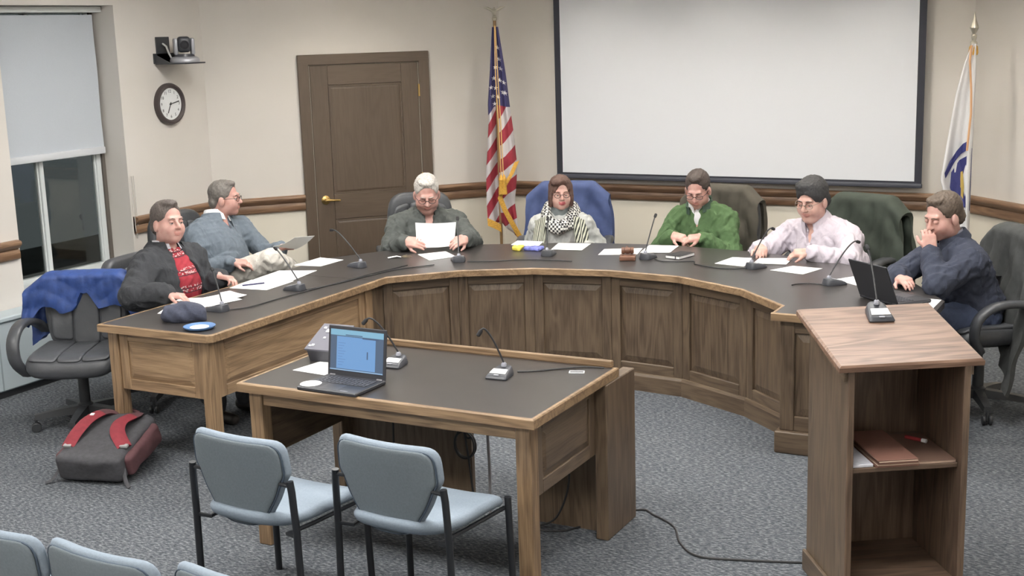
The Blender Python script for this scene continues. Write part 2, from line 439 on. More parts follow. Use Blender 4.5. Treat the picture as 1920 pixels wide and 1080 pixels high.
h = MB(); h.T = Matrix.Translation((.893,-.026,.925))@Matrix.Rotation(R(90),4,'X')
h.lathe([(.0,-.001),(.036,0),(.036,.006),(.028,.012),(.015,.016),(.013,.05),(.0,.052)], 24)
hd = h.build('door_handle', brass, door, smooth=True)
h = MB(); h.tube([(.893,-.07,.925),(.93,-.072,.925),(.97,-.07,.923),(1.005,-.068,.92)], [.011,.010,.009,.008], 10); h.build('lever', brass, hd, smooth=True)
for z in (.3,1.05,1.78):
    MB().tube([(1.722,-.03,z-.05),(1.722,-.03,z+.05)], .008, 8).build('hinge', brass, door, smooth=True)

# wall outlet plate low on the wall beside the flag
M2, _ = frame_at(CL, CF)
op = thing('outlet_plate', 'small white outlet plate low on the wall left of the striped flag', 'outlet'); op.matrix_world = M2@Matrix.Translation((2.20, -.001, .46))
MB().cbox(-.035,.035,-.008,0,-.057,.057,.003).build('plate', mat('outlet_plastic',(196,186,170),.4), op)
for z in (-.022,.022): MB().cbox(-.014,.014,-.0105,-.008,z-.015,z+.015,.002).build('socket', mat('outlet_socket',(170,160,146),.4), op)

# ceiling light panels
em, nt, b = _new('light_diffuser'); b.inputs['Base Color'].default_value=(.9,.9,.9,1); b.inputs['Emission Color'].default_value=(1.0,.972,.93,1); b.inputs['Emission Strength'].default_value=LAMP_POWER
fr = mat('light_shroud', (230,230,228), .4, metal=.2)
k = 0
for j, y in enumerate((1.0, 3.7, 6.4)):
    for i, x in enumerate((-5.0, -3.1, -1.2)):
        row = ('back','middle','front')[j]; side = ('left','centre','right')[i]
        t = thing('ceiling_light', 'recessed ceiling light panel, %s row, %s column, above the picture' % (row, side), 'ceiling light', (x, y, CEIL), 0, 'ceiling light panels')
        f = MB()
        for a in ((-.62,.62,-.32,-.30),(-.62,.62,.30,.32),(-.62,-.60,-.30,.30),(.60,.62,-.30,.30)): f.box(a[0],a[1],a[2],a[3],-.11,-.0005)  # frame deepened into an unseen shroud, to keep light off the upper walls
        f.build('frame', fr, t); MB().box(-.60,.60,-.30,.30,-.012,-.0008).build('diffuser', em, t)

# recessed downlights washing the front walls
dm, nt, b = _new('downlight_lens'); b.inputs['Base Color'].default_value=(.9,.9,.9,1); b.inputs['Emission Color'].default_value=(1.0,.93,.82,1); b.inputs['Emission Strength'].default_value=LAMP_POWER*11
for (x, y, lab) in ((-5.45,8.05,'round ceiling downlight in front of the door, above the picture'),(-4.25,8.72,'round ceiling downlight left of the screen, above the picture'),(-3.15,8.72,'round ceiling downlight before the middle of the screen, above the picture'),(-2.05,8.72,'round ceiling downlight right of the screen, above the picture'),(-1.05,8.2,'round ceiling downlight in the right corner, above the picture')):
    t = thing('ceiling_downlight', lab, 'ceiling light', (x, y, CEIL), 0, 'ceiling downlights along the front wall')
    f = MB(); f.sweep([(0,-.13),(.012,-.13),(.012,-.0005),(0,-.0005)], [(.105*math.cos(a), .105*math.sin(a)) for a in [-2*math.pi*i/24 for i in range(24)]], True); f.build('housing', mat('downlight_housing',(210,208,204),.5), t)
    MB().lathe([(0,-.012),(.092,-.012),(.092,-.001),(0,-.001)], 24).build('lens', dm, t)
# ------------------------------------------------------------------ DAIS
LAM = mat('black_laminate', (60,57,56), .30, noise=.06, nscale=6, spec=.5)
TZ = .76
def offset(path, d):
    """shift an open plan path to its left by d (mitred)"""
    P = [Vector(p) for p in path]; out = []
    for i in range(len(P)):
        a = P[max(i-1,0)]; b = P[min(i+1,len(P)-1)]
        d0 = (P[i]-a).normalized() if i else (b-P[i]).normalized()
        d1 = (b-P[i]).normalized() if i < len(P)-1 else d0
        n0 = Vector((-d0.y,d0.x)); n1 = Vector((-d1.y,d1.x)); nn = (n0+n1).normalized()
        out.append(tuple(P[i]+nn*(d/max(.2,nn.dot(n0)))))
    return out
INNER = [(-4.372,6.46),(-4.372,6.575),(-4.053,6.91),(-3.643,7.134),(-3.159,7.222),(-2.685,7.175),(-2.217,6.936),(-1.879,6.588),(-1.879,6.393)]
OUTER = [(-5.148,6.46),(-5.148,7.02),(-4.93,7.40),(-4.43,7.83),(-3.80,8.12),(-3.13,8.22),(-2.46,8.13),(-1.86,7.89),(-1.36,7.45),(-1.105,6.98),(-1.105,6.393)]
dais = thing('dais_desk', 'long curved oak council desk with black top and raised front panels', 'desk', (-3.13, 7.3, 0))
di = Matrix.Translation((3.13,-7.3,0))
def dpart(mb, name, m, world=None, **kw):
    o = mb.build(name, m, dais, **kw)
    o.matrix_parent_inverse = di
    if world is not None: o.matrix_basis = world
    return o
e = .018
inn = offset(INNER, e)      # INNER runs left to right, the desk lies to its left
o_ = [(x,y) for x,y in OUTER]
inn = list(inn); inn[-1] = (inn[-1][0], 6.411)
top = MB(); top.prism(inn+[(-1.105,6.411)]+[(x,y) for x,y in OUTER[::-1]][1:], TZ-.036, TZ)
top.v = [tuple(v) for v in top.v]
dpart(top, 'desk_top', LAM)
dpart(MB().sweep([(-.0,TZ-.04),(e,TZ-.04),(e,TZ+.0008),(.004,TZ+.0008),(-.0,TZ-.004)], INNER[:-1]+[(-1.879,6.4115)]), 'edge_banding', oakl('x'))
# front panels, one framed panel per facet
PF = offset(INNER, .055)
for i in range(1, 7):
    p, q = PF[i], PF[i+1]
    if i == 6: q = (q[0], 6.66); 
    Mx, L = frame_at(p, q)
    st = .062
    dpart(MB().box(0, L, .012, .03, .0, TZ-.04), 'front_board', oak('z'), Mx)
    for a, b_ in ((.001, st), (L-st, L-.001)): dpart(MB().cbox(a, b_, -.008, .0118, .10, TZ-.041, .003), 'stile', oak('z'), Mx)
    dpart(MB().cbox(st, L-st, -.008, .0118, TZ-.041-.062, TZ-.041, .003), 'top_rail', oak('x'), Mx)
    dpart(MB().cbox(st, L-st, -.008, .0118, .10, .175, .003), 'bottom_rail', oak('x'), Mx)
    dpart(raised_panel(st, L-st, .175, TZ-.103, .008, .010, .04), 'raised_panel', oak('z'), Mx)
    k = MB(); k.loft([[(x,-.008,0),(x,-.024,0),(x,-.024,.095),(x,-.016,.11),(x,-.008,.112)] for x in (-.004, L+.004)])
    dpart(k, 'kick_board', oak('x'), Mx)
# short straight return between the wing and the first facet
Mx, L = frame_at(PF[0], PF[1]); dpart(MB().box(0, L, .0, .03, 0, TZ-.04), 'front_board', oak('z'), Mx)
# right-hand pier
px0, py0 = -1.838, 6.432
dpart(MB().cbox(px0, px0+.075, py0, py0+.23, .12, TZ-.04, .004), 'corner_post', oak('z'))
dpart(MB().cbox(px0-.02, -1.125, py0-.03, py0+.30, 0, .12, .006), 'plinth_block', oak('x'))
dpart(MB().box(px0+.075, -1.14, py0+.022, py0+.04, .12, TZ-.04), 'end_board', oak('z'))
dpart(MB().cbox(px0+.075, -1.14, py0+.005, py0+.0218, .12, .20, .003), 'bottom_rail', oak('x'))
dpart(MB().cbox(px0+.075, -1.14, py0+.005, py0+.0218, TZ-.11, TZ-.04, .003), 'top_rail', oak('x'))
dpart(MB().cbox(-1.20, -1.14, py0+.005, py0+.0218, .20, TZ-.11, .003), 'stile', oak('z'))
Mx = Matrix.Translation((0,py0+.02,0)); dpart(raised_panel(px0+.08,-1.205,.205,TZ-.115,0,.01,.04), 'raised_panel', oak('z'), Mx)
dpart(MB().sweep([(0,TZ-.04),(e,TZ-.04),(e,TZ+.0008),(.004,TZ+.0008),(0,TZ-.004)], [(-1.879,6.393),(-1.105,6.393)]), 'edge_banding', oakl('x'))
# back supports, floor to underside
for x,y in ((-4.95,7.0),(-4.35,7.6),(-3.13,7.95),(-1.95,7.6),(-1.25,7.1)):
    dpart(MB().cbox(x-.035,x+.035,y-.035,y+.035,0,TZ-.036,.004), 'leg', oak('z'))

# ------------------------------------------------------------------ LEFT WING DESK
wx0, wx1, wy0, wy1 = -5.146, -4.368, 4.91, 6.455
wing = thing('wing_desk', 'straight oak desk with panelled apron, joined to the left end of the curved desk', 'desk', ((wx0+wx1)/2,(wy0+wy1)/2,0))
wi = Matrix.Translation((-(wx0+wx1)/2,-(wy0+wy1)/2,0))
def wpart(mb, name, m, world=None, root=None, inv=None, **kw):
    o = mb.build(name, m, root or wing, **kw); o.matrix_parent_inverse = inv or wi
    if world is not None: o.matrix_basis = world
    return o
c = .03
outl = [(wx0,wy0),(wx1-c,wy0),(wx1,wy0+c),(wx1,wy1),(wx0,wy1)]
inl = [(wx0+e,wy0+e),(wx1-c-.007,wy0+e),(wx1-e,wy0+c+.007),(wx1-e,wy1),(wx0+e,wy1)]
wpart(MB().prism(inl, TZ-.036, TZ), 'desk_top', LAM)
wpart(MB().sweep([(0,TZ-.04),(e,TZ-.04),(e,TZ+.0008),(.004,TZ+.0008),(0,TZ-.004)], [(wx0,wy1),(wx0,wy0),(wx1-c,wy0),(wx1,wy0+c),(wx1,wy1)]), 'edge_banding', oakl('x'))
lg = .068; ins = .035
lx0, lx1, ly0, ly1 = wx0+ins, wx1-ins, wy0+ins, wy1-.01
for (x,y) in ((lx0,ly0),(lx1-lg,ly0),(lx0,ly1-lg),(lx1-lg,ly1-lg)):
    wpart(MB().cbox(x,x+lg,y,y+lg,0,TZ-.036,.004), 'leg', oakl('z'))
AZ = .40
def apron(p, q, root, inv, light, az=AZ, tz=TZ):
    """framed raised-panel apron from p to q, face to the right of p->q"""
    Mx, L = frame_at(p, q); W = oakl if light else oak; st = .06
    wpart(MB().box(0,L,.012,.026,az,tz-.037), 'apron_board', W('x'), Mx, root, inv)
    for a,b_ in ((.001,st),(L-st,L-.001)): wpart(MB().cbox(a,b_,0,.0118,az,tz-.038,.003), 'stile', W('z'), Mx, root, inv)
    wpart(MB().cbox(st,L-st,0,.0118,az,az+.06,.003), 'bottom_rail', W('x'), Mx, root, inv)
    wpart(MB().cbox(st,L-st,0,.0118,tz-.038-.05,tz-.038,.003), 'top_rail', W('x'), Mx, root, inv)
    wpart(raised_panel(st,L-st,az+.06,tz-.088,.009,.009,.032), 'raised_panel', W('x'), Mx, root, inv)
apron((lx0+lg,ly0+.012),(lx1-lg,ly0+.012), wing, wi, True)
apron((lx1-.012,ly0+lg),(lx1-.012,ly1-lg), wing, wi, True)
wpart(MB().cbox(lx0,lx1,ly1+.0005,ly1+.0075,.1,TZ-.04,.002), 'end_board', oak('z'))

# ------------------------------------------------------------------ WITNESS TABLE
tx0, tx1, ty0, ty1 = -3.652, -2.186, 4.256, 5.10
tab = thing('witness_table', 'rectangular oak table with black top in front of the curved desk', 'table', ((tx0+tx1)/2,(ty0+ty1)/2,0))
ti = Matrix.Translation((-(tx0+tx1)/2,-(ty0+ty1)/2,0))
def tpart(mb, name, m, world=None, **kw): return wpart(mb, name, m, world, tab, ti, **kw)
tpart(MB().box(tx0+e,tx1-e,ty0+e,ty1-e,TZ-.036,TZ), 'table_top', LAM)
tpart(MB().sweep([(0,TZ-.04),(e,TZ-.04),(e,TZ+.0008),(.004,TZ+.0008),(0,TZ-.004)], [(tx0,ty0),(tx1,ty0),(tx1,ty1),(tx0,ty1)], True), 'edge_banding', oakl('x'))
tl = .068; ti_ = .035
for (x,y) in ((tx0+ti_,ty0+ti_),(tx1-ti_-tl,ty0+ti_)):
    tpart(MB().cbox(x,x+tl,y,y+tl,0,TZ-.036,.004), 'leg', oakl('z'))
tpart(MB().cbox(tx0+ti_+tl,tx1-ti_-tl,ty0+ti_+.012,ty0+ti_+.034,.655,TZ-.037,.003), 'front_apron', oakl('x'))
apron((tx1-ti_-.012,ty0+ti_+tl),(tx1-ti_-.012,4.94), tab, ti, False, .40)
apron((tx0+ti_+.012,4.94),(tx0+ti_+.012,ty0+ti_+tl), tab, ti, False, .40)
for x in (tx0-.005, tx1-.055):
    tpart(MB().cbox(x,x+.06,4.945,5.27,0,TZ-.042,.004), 'end_panel', oak('z'))
tpart(MB().box(tx0+.055,-2.92,5.035,5.06,0.02,TZ-.037), 'modesty_panel', oak('z'))
tpart(MB().box(-2.66,tx1-.055,5.035,5.06,0.0,TZ-.037), 'modesty_panel', oak('z'))
tpart(MB().box(-2.92,-2.66,5.035,5.06,.56,TZ-.037), 'modesty_rail', oak('x'))
tpart(MB().cbox(tx0+.01,tx1+.02-.045,ty1-.02,ty1+.002,TZ+.001,TZ+.032,.004), 'back_lip', oakl('x'))

# ------------------------------------------------------------------ LECTERN
lec = thing('lectern', 'tall oak lectern with sloping top and open shelf, at the lower right', 'lectern', (-.993,4.947,0), R(33.1))
W2, D2 = .2775, .2575      # half size of the sloping top
LECW = ((66,52,43),(96,79,66),(118,98,82))
def lecw(ax): return wood('lectern_oak_'+ax, *LECW, axis=ax, contrast=1.0)
zf, zb = 1.0, 1.108
sl = math.atan2(zb-zf, 2*D2)
tp = MB(); tp.T = Matrix.Translation((0,-D2,zf))@Matrix.Rotation(sl,4,'X')
LD = math.hypot(2*D2, zb-zf)
tp.loft([[(-W2,0,-.026),(W2,0,-.026),(W2,LD,-.026),(-W2,LD,-.026)],[(-W2,0,-.008),(W2,0,-.008),(W2,LD,-.008),(-W2,LD,-.008)],[(-W2+.008,.008,0),(W2-.008,.008,0),(W2-.008,LD-.008,0),(-W2+.008,LD-.008,0)]])
tp.build('sloping_top', wood('lectern_top_x',(88,66,54),(124,98,82),(150,122,104),axis='x'), lec)
bw, bf, bb = .235, -.225, .215
def ztop(y): return zf+(y+D2)*math.tan(sl)-.028
for sx in (-1,1):
    x0, x1 = (-bw,-bw+.024) if sx<0 else (bw-.024,bw)
    s_ = MB(); s_.loft([[(x0,bf,0),(x0,bb,0),(x0,bb,ztop(bb)),(x0,bf,ztop(bf))],[(x1,bf,0),(x1,bb,0),(x1,bb,ztop(bb)),(x1,bf,ztop(bf))]])
    s_.build('side_panel', oak('z') if sx<0 else lecw('z'), lec)
    a = MB(); xo0,xo1 = (-bw-.014,-bw) if sx<0 else (bw,bw+.014)
    a.loft([[(x,bf-.0,ztop(bf)-.045),(x,bb,ztop(bb)-.045),(x,bb,ztop(bb)),(x,bf,ztop(bf))] for x in (xo0,xo1)]); a.build('top_moulding', oak('y'), lec)
    for (y0,y1,nm) in ((bf-.0,bf+.022,'front_edge'),):
        MB().cbox(x0-.001,x1+.001,bf-.012,bf,0.0,ztop(bf)-.004,.003).build(nm, lecw('z'), lec)
MB().box(-bw+.024,bw-.024,bb-.02,bb,0.02,ztop(bb)-.03).build('back_panel', lecw('z'), lec)
MB().cbox(-bw+.024,bw-.024,bf+.02,bb-.02,.565,.585,.003).build('shelf', lecw('x'), lec)
MB().cbox(-bw+.024,bw-.024,bf+.02,bb-.02,.10,.12,.003).build('bottom_shelf', lecw('x'), lec)
MB().cbox(-bw-.015,-bw,bf-.012,bb+.01,0,.09,.004).build('base_moulding', oak('y'), lec)
MB().cbox(-bw+.0,bw,bf-.012,bf+.0,0,.10,.004).build('toe_board', lecw('x'), lec)
# ------------------------------------------------------------------ smooth-union solids (one continuous surface from blended primitives)
EDG = [(0,1),(2,3),(4,5),(6,7),(0,2),(1,3),(4,6),(5,7),(0,4),(1,5),(2,6),(3,7)]
class Solid:
    def __init__(s): s.p = []
    def cap(s, a, b, ra, rb=None, k=.02, m=0, sub=False):
        s.p.append(('c', np.array(a, float), np.array(b, float), ra, ra if rb is None else rb, k, m, sub)); return s
    def chain(s, pts, rs, k=.02, m=0):
        for i in range(len(pts)-1): s.cap(pts[i], pts[i+1], rs[i], rs[i+1], k, m)
        return s
    def ell(s, c, r, rot=None, k=.02, m=0, sub=False):
        s.p.append(('e', np.array(c, float), np.array(r, float), None if rot is None else np.array(rot, float), None, k, m, sub)); return s
    def box(s, c, h, rnd, rot=None, k=.02, m=0, sub=False):
        s.p.append(('b', np.array(c, float), np.array(h, float), None if rot is None else np.array(rot, float), rnd, k, m, sub)); return s
    def inflated(s, d, keep=None):
        o = Solid()
        for q in s.p:
            q = list(q)
            if keep is not None and q[6] not in keep: continue
            if q[0] == 'c': q[3] += d; q[4] += d
            elif q[0] == 'e': q[2] = q[2]+d
            else: q[2] = q[2]+d
            o.p.append(tuple(q))
        return o
    def mesh(s, vox=.006, planes=(), noise=None, smooth=1):
        lo = np.array([9e9]*3); hi = -lo
        bbs = []
        for q in s.p:
            if q[0] == 'c':
                l = np.minimum(q[1]-q[3], q[2]-q[4]); h = np.maximum(q[1]+q[3], q[2]+q[4])
            elif q[0] == 'e':
                r = q[2] if q[3] is None else np.abs(q[3])@q[2]
                l = q[1]-r; h = q[1]+r
            else:
                r = q[2]+q[4] if q[3] is None else np.abs(q[3])@(q[2]+q[4])
                l = q[1]-r; h = q[1]+r
            bbs.append((l, h))
            if not q[7]: lo = np.minimum(lo, l); hi = np.maximum(hi, h)
        lo -= 4*vox+.012; hi += 4*vox+.012
        n = np.ceil((hi-lo)/vox).astype(int)+1
        ax = [(lo[i]+vox*np.arange(n[i])).astype(np.float32) for i in range(3)]
        D = np.full(tuple(n), .5, np.float32); I = np.zeros(tuple(n), np.int8)
        for q, (l, h) in zip(s.p, bbs):
            mg = max(q[5]*1.2, .01)+2.5*vox
            i0 = np.maximum(np.floor((l-mg-lo)/vox).astype(int), 0); i1 = np.minimum(np.ceil((h+mg-lo)/vox).astype(int)+1, n)
            if (i1 <= i0).any(): continue
            sl = tuple(slice(a, b) for a, b in zip(i0, i1))
            x = ax[0][sl[0]][:,None,None]; y = ax[1][sl[1]][None,:,None]; z = ax[2][sl[2]][None,None,:]
            c = q[1].astype(np.float32); x = x-c[0]; y = y-c[1]; z = z-c[2]
            if q[0] == 'c':
                b = (q[2]-q[1]).astype(np.float32); bb = max(float(b@b), 1e-9)
                t = np.clip((x*b[0]+y*b[1]+z*b[2])/bb, 0, 1)
                d = np.sqrt((x-t*b[0])**2+(y-t*b[1])**2+(z-t*b[2])**2)-(q[3]+t*(q[4]-q[3]))
            else:
                if q[3] is not None:
                    Rm = q[3].astype(np.float32)
                    x, y, z = (x*Rm[0,0]+y*Rm[1,0]+z*Rm[2,0], x*Rm[0,1]+y*Rm[1,1]+z*Rm[2,1], x*Rm[0,2]+y*Rm[1,2]+z*Rm[2,2])
                r = q[2].astype(np.float32)
                if q[0] == 'e':
                    k0 = np.sqrt((x/r[0])**2+(y/r[1])**2+(z/r[2])**2); k1 = np.sqrt((x/r[0]**2)**2+(y/r[1]**2)**2+(z/r[2]**2)**2)+1e-9
                    d = k0*(k0-1)/k1
                else:
                    ax_, ay, az = np.abs(x)-r[0], np.abs(y)-r[1], np.abs(z)-r[2]
                    d = np.sqrt(np.maximum(ax_,0)**2+np.maximum(ay,0)**2+np.maximum(az,0)**2)+np.minimum(np.maximum(ax_,np.maximum(ay,az)),0)-q[4]
            A = D[sl]; k = q[5]
            if q[7]:
                hh = np.maximum(k-np.abs(-A-d), 0)/k; D[sl] = -(np.minimum(-A, d)-hh*hh*k*.25)
            else:
                J = I[sl]; J[d < A] = q[6]; I[sl] = J
                hh = np.maximum(k-np.abs(A-d), 0)/k; D[sl] = np.minimum(A, d)-hh*hh*k*.25
        X = ax[0][:,None,None]; Y = ax[1][None,:,None]; Z = ax[2][None,None,:]
        if noise is not None: D += noise(X, Y, Z).astype(np.float32)
        for nv, c in planes: D = np.maximum(D, X*nv[0]+Y*nv[1]+Z*nv[2]-c)
        # surface nets
        sg = D < 0
        cnt = np.zeros(tuple(n-1), np.int8)
        for a in (0,1):
            for b in (0,1):
                for c in (0,1): cnt += sg[a:n[0]-1+a, b:n[1]-1+b, c:n[2]-1+c]
        act = np.argwhere((cnt > 0) & (cnt < 8))
        idx = np.full(tuple(n-1), -1, np.int32); idx[act[:,0],act[:,1],act[:,2]] = np.arange(len(act))
        offs = [(a,b,c) for a in (0,1) for b in (0,1) for c in (0,1)]     # index 4a+2b+c
        val = np.stack([D[act[:,0]+a, act[:,1]+b, act[:,2]+c] for a,b,c in offs], 1)
        P = np.zeros((len(act),3)); W = np.zeros(len(act)); oc = np.array(offs, float)
        for i, j in EDG:
            vi, vj = val[:,i], val[:,j]; mk = (vi < 0) != (vj < 0)
            t = np.where(mk, vi/np.where(mk, vi-vj, 1), 0)
            P += np.where(mk[:,None], oc[i]+(oc[j]-oc[i])*t[:,None], 0); W += mk
        P = act+P/W[:,None]
        fid = I[np.clip(np.round(P[:,0]).astype(int),0,n[0]-1), np.clip(np.round(P[:,1]).astype(int),0,n[1]-1), np.clip(np.round(P[:,2]).astype(int),0,n[2]-1)]
        Vv = lo+P*vox; F = []
        for a in range(3):
            b, c = (a+1)%3, (a+2)%3
            s0 = [slice(None)]*3; s1 = [slice(None)]*3
            s0[a] = slice(0, n[a]-1); s1[a] = slice(1, n[a])
            ch = sg[tuple(s0)] != sg[tuple(s1)]
            e = np.argwhere(ch); e = e[(e[:,b] > 0) & (e[:,c] > 0) & (e[:,b] < n[b]-1) & (e[:,c] < n[c]-1)]
            ins = sg[tuple(s0)][e[:,0],e[:,1],e[:,2]]
            def cell(db, dc):
                q = e.copy(); q[:,b] -= db; q[:,c] -= dc; return idx[q[:,0],q[:,1],q[:,2]]
            quad = np.stack([cell(1,1), cell(0,1), cell(0,0), cell(1,0)], 1)
            quad[~ins] = quad[~ins][:,::-1]; F.append(quad)
        F = np.concatenate(F); F = F[(F >= 0).all(1)]
        for _ in range(smooth):
            acc = np.zeros_like(Vv); ct = np.zeros(len(Vv))
            for i in range(4):
                np.add.at(acc, F[:,i], Vv[F[:,(i+1)%4]]); np.add.at(ct, F[:,i], 1)
                np.add.at(acc, F[:,i], Vv[F[:,(i-1)%4]]); np.add.at(ct, F[:,i], 1)
            Vv = Vv*.5+.5*acc/np.maximum(ct,1)[:,None]
        return Vv, F, fid[F[:,0]]
    def build(s, name, mats, parent=None, vox=.006, planes=(), noise=None, smooth=1):
        Vv, F, mi = s.mesh(vox, planes, noise, smooth)
        me = bpy.data.meshes.new(name)
        me.vertices.add(len(Vv)); me.vertices.foreach_set('co', Vv.astype(np.float32).ravel())
        me.loops.add(F.size); me.loops.foreach_set('vertex_index', F.astype(np.int32).ravel())
        me.polygons.add(len(F)); me.polygons.foreach_set('loop_start', np.arange(0, F.size, 4, dtype=np.int32))
        ms = mats if isinstance(mats, (list, tuple)) else [mats]
        for x in ms: me.materials.append(x)
        if len(ms) > 1: me.polygons.foreach_set('material_index', np.clip(mi, 0, len(ms)-1).astype(np.int32))
        me.polygons.foreach_set('use_smooth', np.ones(len(F), bool))
        me.update(calc_edges=True); me.validate()
        o = bpy.data.objects.new(name, me); COL.objects.link(o)
        if parent is not None: o.parent = parent
        return o

def folds(amp, freq, seed=0, stretch=(1,1,1)):
    """gentle cloth folds as a field added to a solid"""
    rg = np.random.RandomState(seed); ws = []
    for i in range(6):
        d = rg.randn(3)*np.array(stretch); d /= np.linalg.norm(d); ws.append((d*freq*(.6+rg.rand()*.9), rg.rand()*6.28, amp*(.4+.6*rg.rand())/2.2))
    def f(X, Y, Z):
        w = rg_w = 0
        for d, ph, a in ws:
            w = w-a*1.5*np.abs(np.sin(X*d[0]*.6+Y*d[1]*.6+Z*d[2]*.6+ph+.9*np.sin(X*d[2]*.7+Z*d[0]*.7+ph*2)))**3
        return w
    return f

def pad(mb, outline, th, fmap, edge=.03):
    """upholstered pad: closed 2-D outline, rounded edge, mapped to 3-D by fmap(u, v, w)"""
    cx = sum(p[0] for p in outline)/len(outline); cy = sum(p[1] for p in outline)/len(outline)
    rings = []
    prof = [(.02,-.5),(.35,-.5),(.68,-.5),(.90,-.48),(.965,-.36),(1,-.12),(1,.12),(.965,.36),(.90,.48),(.68,.5),(.35,.5),(.02,.5)]
    for s_, w_ in prof:
        rings.append([fmap(cx+(x-cx)*s_, cy+(y-cy)*s_, w_*th) for x, y in outline])
    mb.loft(rings); return mb

def round_outline(pts, r, n=4):
    """rounds the corners of a 2-D polygon and subdivides its sides"""
    out = []; m = len(pts)
    for i in range(m):
        p = Vector(pts[i]); a = (Vector(pts[i-1])-p); b = (Vector(pts[(i+1)%m])-p)
        rr = min(r if not isinstance(r,(list,tuple)) else r[i], a.length*.45, b.length*.45)
        p0 = p+a.normalized()*rr; p1 = p+b.normalized()*rr
        for k in range(n+1):
            t = k/n; out.append(tuple(p0*(1-t)**2+p*2*t*(1-t)+p1*t*t))
        q1 = p1; q2 = Vector(pts[(i+1)%m])
        rn = min(r if not isinstance(r,(list,tuple)) else r[(i+1)%m], b.length*.45)
        e2 = q2-b.normalized()*rn
        for k in (1,2,3): out.append(tuple(q1.lerp(e2, k/4)))
    return out
# ------------------------------------------------------------------ OFFICE CHAIRS
LEA = mat('black_leather', (66,68,72), .42, noise=.12, nscale=18, bump=.25, bscale=60)
LEA2 = mat('black_leather_pad', (74,76,80), .40, noise=.12, nscale=14, bump=.3, bscale=45)
PLAS = mat('black_plastic', (52,54,57), .45)
def face(fx, fy): return math.atan2(-fx, fy)        # rotation that turns local +y to (fx, fy)

